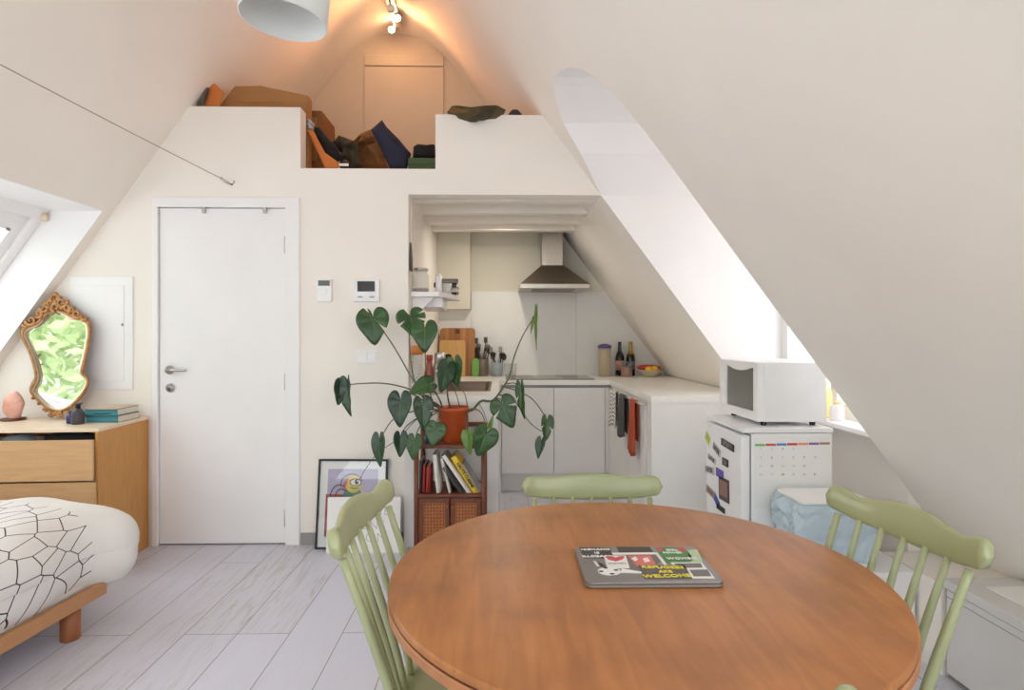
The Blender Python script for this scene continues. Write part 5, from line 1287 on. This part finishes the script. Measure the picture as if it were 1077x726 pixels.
# calendar
t = thing('wall_calendar', 'white monthly planner sheet with coloured weekday strip on the fridge side', 'calendar', (1.285, FY0, .66))
MB().box((-.176, -.0022, -.16), (.162, -.0004, .15)).build('sheet', M['paper'], t)
b = MB(); cols = [(120, 196, 112), (214, 96, 92), (92, 134, 206), (208, 74, 74), (238, 150, 124), (132, 104, 178), (170, 124, 112)]
for k in range(7): b.cur = k; b.box((-.172 + k * .0475, -.0032, .112 + .001 * k), (-.172 + (k + 1) * .0475 - .003, -.002, .122 + .001 * k))
b.build('weekday_strip', [flat('strip_%d_colour' % k, c_) for k, c_ in enumerate(cols)], t)
num = 1
for r in range(4):
    for k in range(7):
        if (r == 0 and k > 3) or (r == 2 and k > 4) or (k == 6): continue
        text(str(num), .013, M['palegrey'] if (num % 3) else M['ink'], t, (-.145 + k * .0475, -.0025, .100 - (0, .038, .075, .112)[r]), name='date_number', ext=.0002); num += 1
# microwave
MX0, MX1, MY0, MY1, MZ0, MZ1 = 1.150, 1.462, 2.60, 3.050, .868, 1.135
t = thing('microwave', 'white microwave with dark glass door on top of the fridge', 'microwave', ((MX0 + MX1) / 2, (MY0 + MY1) / 2, .85))
rel(t, MB().box((MX0 + .03, MY0, MZ0), (MX1, MY1, MZ1))).build('body', M['appl'], t, bevel=.005)
f = MB(); fy0, fy1 = MY0 + .002, MY1 - .002
def mq(u, v, d_): return Vector((d_, u, v))
of = [(fy0, MZ0 + .002), (fy1, MZ0 + .002), (fy1, MZ1 - .002), (fy0, MZ1 - .002)]
# door glass opening with the bowed upper edge
gy0, gy1, gz0, gz1 = MY0 + .045, MY1 - .085, MZ0 + .042, MZ1 - .024
arc_ = [(gy1 + (gy0 - gy1) * k / 10, gz1 - .022 * math.sin(math.pi * k / 10)) for k in range(11)]
f.box((MX0, fy0, MZ0 + .002), (MX0 + .03, gy0, MZ1 - .002)); f.box((MX0, gy1, MZ0 + .002), (MX0 + .03, fy1, MZ1 - .002)); f.box((MX0, gy0, MZ0 + .002), (MX0 + .03, gy1, gz0))
f.prism([(gy1, MZ1 - .002), (gy0, MZ1 - .002)] + list(reversed(arc_)), mq, MX0, MX0 + .03)
dr = rel(t, f).build('door', M['appl'], t)
rel(t, MB().box((MX0 + .008, gy0 - .003, gz0 - .003), (MX0 + .012, gy1 + .003, gz1 + .003))).build('window', flat('smoked_glass', (112, 112, 104), .12), dr)
for z_ in (1.0, .93):
    f = MB(); f.tube([(MX0 - .004, MY1 - .042, z_), (MX0 + .002, MY1 - .042, z_)], .018, 20); rel(t, f).build('dial', M['appl'], dr)
for x in (MX0 + .04, MX1 - .05):
    for y in (MY0 + .03, MY1 - .085): rel(t, MB().lathe([(0, .8505), (.012, .8505), (.014, .869), (0, .869)], (x, y, 0), 12)).build('foot', M['black'], t)

# sill bottles in the dormer
lathe_thing('shampoo_bottle', 'pale yellow bottle on the dormer window sill behind the microwave', 'bottle', (1.645, 2.945, .84), [('body', [(0, 0), (.032, 0), (.034, .01), (.034, .13), (.015, .165), (0, .165)], M['yellowbottle']), ('cap', [(0, .165), (.014, .165), (.014, .19), (0, .19)], M['yellowbottle'])])
lathe_thing('lotion_bottle', 'short white bottle right of the pale yellow one on the sill', 'bottle', (1.645, 2.835, .84), [('body', [(0, 0), (.03, 0), (.032, .01), (.032, .065), (.02, .08), (0, .08)], M['white']), ('cap', [(0, .08), (.018, .08), (.018, .095), (0, .095)], flat('cream_cap', (240, 226, 176)))])
lathe_thing('spice_tin', 'small orange-brown tin left of the yellow bottle on the sill', 'tin', (1.655, 3.04, .84), [('body', [(0, 0), (.022, 0), (.022, .11), (0, .11)], flat('orange_tin', (196, 140, 84))), ('lid', [(0, .11), (.023, .11), (.023, .122), (0, .122)], M['redcap'])])

# low plinth with the bin on it, and the long white bench
t = thing('low_plinth', 'low white plinth under the blue-bagged bin beside the fridge', 'plinth', (1.40, 2.39, 0))
rel(t, MB().box((1.14, 2.26, 0), (1.62, 2.528, .31))).build('body', M['paint'], t, bevel=.003)
rel(t, MB().box((1.135, 2.252, .31), (1.625, 2.53, .335))).build('top_board', M['paint'], t, bevel=.003)
t = thing('waste_bin', 'white lidded bin wrapped in a pale blue plastic bag before the fridge', 'bin', (1.335, 2.40, .336))
MB().prism(rrect(.135, .10, .025), lambda u, v, d_: Vector((u * (1 + .08 * d_ / .25), v, d_)), 0, .245).build('body', M['white'], t, bevel=.004)
MB().prism(rrect(.148, .112, .02), up, .252, .262).build('lid', M['paper'], t, bevel=.003)
b = MB(); rings = []
n = 64
BP = ((.02, 1.06, .5), (.06, 1.1, .6), (.10, 1.14, .9), (.15, 1.2, 1.1), (.19, 1.24, 1.1), (.225, 1.2, .9), (.246, 1.1, .5), (.251, 1.03, .2), (.246, .99, .05), (.20, .96, 0))
for i_ in range(46):
    f_ = i_ / 45 * (len(BP) - 1); j_ = min(int(f_), len(BP) - 2); g_ = f_ - j_
    z, s_, o_ = [BP[j_][q_] * (1 - g_) + BP[j_ + 1][q_] * g_ for q_ in range(3)]
    pl = rrect(.140, .104, .03, 15); dn_ = []
    for i in range(len(pl)):
        p_, q_ = Vector(pl[i]), Vector(pl[(i + 1) % len(pl)]); m_ = max(1, round((q_ - p_).length / .006))
        dn_ += [p_.lerp(q_, k_ / m_) for k_ in range(m_)]
    ring = []
    for v_ in dn_:
        x, y = v_; w_ = Vector((x, y, z))
        c_ = abs(mnoise.noise(w_ * 16)) * .22 + abs(mnoise.noise(w_ * 38 + Vector((4, 2, 7)))) * .09
        k = s_ + o_ * (c_ - .09)
        ring.append(Vector((x * k, y * min(k, 1.21), z + o_ * .022 * mnoise.noise(Vector((x * 22, y * 22, 1))))))
    rings.append(ring)
b.loft(rings, caps=False); b.build('plastic_bag', M['bag'], t, smooth=True, solid=.002)
t = thing('low_bench', 'long low white bench along the foot of the sloping wall', 'bench', (1.8, 1.0, 0))
rel(t, MB().box((1.636, .10, .02), (1.86, 2.122, .325))).build('body', M['bench'], t, bevel=.002)
rel(t, MB().box((1.628, .09, .33), (1.90, 2.13, .364))).build('top_board', M['bench'], t, bevel=.002)
rel(t, MB().box((1.66, .12, 0), (1.84, 2.10, .02))).build('plinth', M['ink'], t)
rel(t, MB().box((1.641, .12, .322), (1.85, 2.10, .333))).build('shadow_gap', M['ink'], t)
for z in (.30,):
    rel(t, MB().box((1.6345, .12, .298), (1.637, 2.12, .3))).build('drawer_line', M['grey'], t)
f = MB(); f.tube([(1.62, 1.80, .075), (1.636, 1.80, .075)], .014, 16); rel(t, f).build('knob', M['ink'], t, smooth=True)
t = thing('paper_sheet', 'white sheet of card lying on the low bench by the wall', 'paper', (1.80, 1.93, .3645))
b = MB(); b.box((-.085, -.15, 0), (.08, .11, .003)); b.build('sheet', M['paper'], t); 
MB().box((-.083, -.148, -.0004), (.078, .108, .0004)).build('dark_edge', M['ink'], t)

# ---------------------------------------------------------------- loft contents
LZ = 2.2505
def inflate(name, label, cat, pix, Y, thick, m, group=None, fold=.0, zmin=None, parent=None):
    pts = [P(x, y, Y) for x, y in pix]
    c = sum(pts, Vector()) / len(pts); dn = []
    n = len(pts)
    for i in range(n):
        for s in range(7): dn.append(pts[i].lerp(pts[(i + 1) % n], s / 7))
    b = MB(); rings = []
    prof = [(.03 + .97 * math.sin(math.pi / 2 * q_ / 8), math.cos(math.pi / 2 * q_ / 8)) for q_ in range(9)]; prof += [(s_, -d_) for s_, d_ in reversed(prof[:-1])]
    for k, (s, d_) in enumerate(prof):
        ring = []
        for p in dn:
            q = c + (p - c) * s
            w_ = (abs(mnoise.noise(q * 13)) * 1.6 - .3 + .5 * mnoise.noise(q * 30)) * fold * (.35 + .65 * abs(d_))
            ring.append(Vector((q.x, Y - d_ * thick / 2 + w_ * (1 if abs(d_) < 1.1 else 0), q.z + w_ * .4)))
        rings.append(ring)
    b.loft(rings)
    if zmin is not None: b.v = [Vector((v.x, v.y, max(v.z, zmin))) for v in b.v]
    cc = Vector((c.x, Y, min(v.z for v in b.v)))
    b.v = [v - cc for v in b.v]; o = b.build(name, m, None, smooth=True); o.location = cc
    if parent:
        o.parent = parent; o.location = cc - parent.location; return o
    return tag(o, label, cat, group)
PF = WD + .1
# left big carton behind the parapet
def carton(name, label, pix, Y, depth, m=M['card']):
    b = MB(); pts = [P(x, y, Y) for x, y in pix]; b.prism([(p.x, p.z) for p in pts], lambda u, v, d_: Vector((u, d_, v)), Y, Y + depth)
    cc = Vector((sum(p.x for p in pts) / len(pts), Y + depth / 2, min(p.z for p in pts))); b.v = [v - cc for v in b.v]
    t = thing(name, label, 'box', cc); b.build('body', m, t, bevel=.003); return t
t = carton('cardboard_box', 'big flattened cardboard box behind the left parapet of the loft', [(232, 186), (231, 111), (247, 90.5), (274, 90), (324, 100.5), (324, 186)], 3.70, .08)
b = MB(); b.box((-.15, -.052, .46), (.15, -.05, .4625)); b.build('tape', flat('brown_tape', (150, 104, 60)), t)
inflate('padded_envelope', 'orange envelope sticking up at the far left end of the loft', 'envelope', [(215, 111.6), (221, 88), (226, 88), (236, 98), (231, 111.6)], 3.625, .02, M['cardorange'])
inflate('shade_wedge', 'dark sack standing in for shade under the roof left of the orange envelope', 'wedge', [(206, 111.6), (218, 92), (220, 92), (214, 111.6)], 3.60, .03, flat('shade_grey', (88, 84, 74), .9))  # made-up lump; its dark grey stands for shade under the roof
t = carton('cardboard_box', 'upright brown cardboard box at the left of the loft gap', [(320.5, 177), (320.5, 116), (338.5, 116.5), (341, 177)], 3.86, .30, mat('dark_cardboard', (142, 92, 48), .85, var=.06))
b = MB(); b.box((-.02, -.152, .05), (.02, -.15, .33)); b.build('flap', M['card'], t)
inflate('folder', 'long orange folder leaning in front of the upright loft box', 'folder', [(323, 136), (329, 137), (345, 166), (356, 171), (356, 177), (342, 177)], 3.69, .02, M['cardorange'])
inflate('scarf', 'small grey patterned cloth on top of the orange folder', 'clothing', [(320.5, 128), (324, 124), (331, 130), (330, 137), (325, 137)], 3.71, .05, M['patch'], fold=.01)
inflate('instrument_bag', 'black soft bag slanting behind the orange folder in the loft', 'bag', [(329, 134), (336, 134), (346, 146), (353, 153), (362, 168), (352, 171), (344, 165), (335, 148)], 3.745, .06, M['blackcloth'], fold=.01)
inflate('jacket', 'dark olive jacket heaped between the black bag and brown coat', 'clothing', [(350, 150), (357, 143), (366, 146), (376, 150), (380, 177), (358, 177), (361, 165)], 3.89, .16, M['olive'], fold=.06)
t = inflate('shoe_box', 'small dark case with white label on the loft edge', 'box', [(358, 170), (362, 168), (369, 171), (369, 177), (358, 177)], 3.70, .06, M['black'])
b = MB(); b.box((-.03, -.034, .005), (.028, -.028, .02)); b.build('tag', M['paper'], t)
ct = inflate('coat', 'brown coat heaped in the middle of the loft gap', 'clothing', [(371, 150), (380, 141), (390, 137), (399, 150), (404, 165), (409, 177), (376, 177)], 4.10, .2, M['brown'], fold=.075)
inflate('sleeve', '', '', [(386, 153), (398, 149.5), (404, 164), (407, 176), (398, 176), (392, 166)], 3.975, .07, M['brown'], fold=.03, parent=ct)
inflate('collar', '', '', [(375, 152), (381, 143), (390, 139), (393, 144), (384, 150)], 3.98, .06, M['brown'], fold=.02, parent=ct)
inflate('cushion', 'navy blue cushion standing on its corner in the loft gap', 'cushion', [(390, 137), (402, 126.5), (407, 134), (419, 146), (432.5, 162), (428, 178), (410, 178), (402, 160)], 3.84, .13, M['navy'], fold=.006)
inflate('backpack', 'black bag resting on the green box in the loft', 'bag', [(434, 166), (435, 155), (439, 152.5), (448, 153.5), (452, 154), (457.5, 153), (459, 166)], 3.80, .12, M['blackcloth'], fold=.006)
t = carton('storage_box', 'dark green box under the black bag at the right of the loft gap', [(429, 178), (429.5, 165.5), (462, 166.5), (462, 178)], 3.72, .25, M['greenbox'])
b = MB(); b.box((-.10, -.128, .03), (.10, -.125, .034)); b.build('lid_edge', flat('dark_green', (50, 68, 42)), t)
jk = inflate('jacket', 'dark brown-green jacket draped over the right loft parapet', 'clothing', [(470, 118.5), (475, 112.5), (486, 115), (499, 114), (510, 112.5), (524, 112), (532, 116), (530, 120), (522, 125), (508, 127.5), (494, 128.5), (482, 125.5)], 3.575, .13, mat('khaki_canvas', (92, 80, 52), .9, var=.2, bump=.3, bscale=25), fold=.04)
inflate('sleeve', '', '', [(494, 128), (502, 121), (514, 114), (524, 113), (521, 118), (508, 125), (500, 128.5)], 3.525, .05, M['olive'], fold=.02, parent=jk)
inflate('hem', '', '', [(471, 117), (476, 113), (487, 115.5), (499, 115), (492, 119), (478, 119)], 3.53, .05, flat('tan_lining', (120, 88, 48), .9), fold=.02, parent=jk)
inflate('beanie_hat', 'small dark hat beside the jacket on the right parapet', 'hat', [(534.5, 120.6), (538, 116.8), (545, 116.8), (549, 121)], 3.64, .09, flat('plum_wool', (74, 62, 74), .95), zmin=2.5925)

# ---------------------------------------------------------------- outside
t = thing('tree', 'leafy green tree outside, reflected in the gilt mirror', 'tree', (-6.6, -1.6, -1.6))
b = MB(); b.tube([(0, 0, 0), (.1, .1, 2), (0, .2, 4)], [.2, .15, .08], 10); b.build('trunk', M['bark'], t, smooth=True)
rng = random.Random(3); b = MB()
for k in range(5200):
    u = rng.uniform(-1, 1); a = rng.uniform(0, 6.283); rr = (rng.random() ** .4) * 2.1; s = math.sqrt(1 - u * u)
    c = Vector((s * math.cos(a) * rr, s * math.sin(a) * rr * 1.2, 4.3 + u * rr * .95)); d_ = Vector((rng.uniform(-1, 1), rng.uniform(-1, 1), rng.uniform(-1, 1))).normalized(); e = d_.orthogonal().normalized(); s2 = .115
    b.add([c - d_ * s2, c + e * s2 * .5, c + d_ * s2, c - e * s2 * .5], [(0, 1, 2, 3)])
cr = b.build('crown', M['foliage'], t); cr['kind'] = 'stuff'

t = thing('sky_block_house', 'salmon roofed house added outside the dormer to cut its sky light', 'house', (6.2, 3.0, -3.2))  # house added to hold back low sky light at the dormer
MB().box((0, -6, 0), (5, 6, 4.6)).build('wall', flat('pale_render', (214, 200, 186), .9), t)
MB().prism([(-.4, 4.6), (5.4, 4.6), (2.5, 8.4)], lambda u, v, d_: Vector((u, d_, v)), -6.3, 6.3).build('roof', M['pinkbox'], t)
for y in (-3, 0, 3): MB().box((-.03, y - .5, 2.4), (.02, y + .5, 3.8)).build('window', M['screen'], t)

# hidden lamp added to brighten the kitchen, suggested by its warm tint
t = lathe_thing('downlight', 'unseen added downlight between the kitchen ceiling beams', 'downlight', (.05, 4.59, 2.122), [('body', [(0, .004), (.03, .004), (.03, .083), (0, .083)], M['white']), ('diffuser', [(0, .0), (.026, .0), (.026, .006), (0, .006)], mat('warm_diffuser', (255, 240, 214), .5, emit=(255, 236, 204), estr=6))])
ld = bpy.data.lights.new('downlight_fill', 'AREA'); ld.energy = 6.5; ld.color = (1, .90, .76); ld.shape = 'DISK'; ld.size = .06
lo = bpy.data.objects.new('downlight_fill', ld); C.objects.link(lo); lo.location = (.05, 4.59, 2.1205)

# ---------------------------------------------------------------- light, world, camera
w = bpy.data.worlds.new('sky'); SC.world = w; w.use_nodes = True
nt = w.node_tree; bg = nt.nodes['Background']; bg.inputs['Color'].default_value = (.93, .965, 1.0, 1); bg.inputs['Strength'].default_value = 4.1
def area(name, loc, rot, sx, sy, e, col=(1, 1, 1)):
    l = bpy.data.lights.new(name, 'AREA'); l.shape = 'RECTANGLE'; l.size = sx; l.size_y = sy; l.energy = e; l.color = col
    o = bpy.data.objects.new(name, l); C.objects.link(o); o.location = loc; o.rotation_euler = rot; return o
cam = bpy.data.cameras.new('camera'); co = bpy.data.objects.new('camera', cam); C.objects.link(co)
cam.sensor_width = 36; cam.lens = F / 1077 * 36; cam.shift_y = -(363 - HY) / 1077; cam.clip_start = .02
co.location = (0, 0, EYE); co.rotation_euler = (math.pi / 2, 0, -TH); SC.camera = co
vs = SC.view_settings; vs.view_transform = 'Standard'; vs.look = 'None'; vs.gamma = 1; vs.exposure = -0.1; vs.use_curve_mapping = False
SC.cycles.max_bounces = 10; SC.cycles.diffuse_bounces = 7; SC.cycles.transparent_max_bounces = 12
SC.cycles.caustics_reflective = False; SC.cycles.caustics_refractive = False; SC.cycles.sample_clamp_indirect = 6
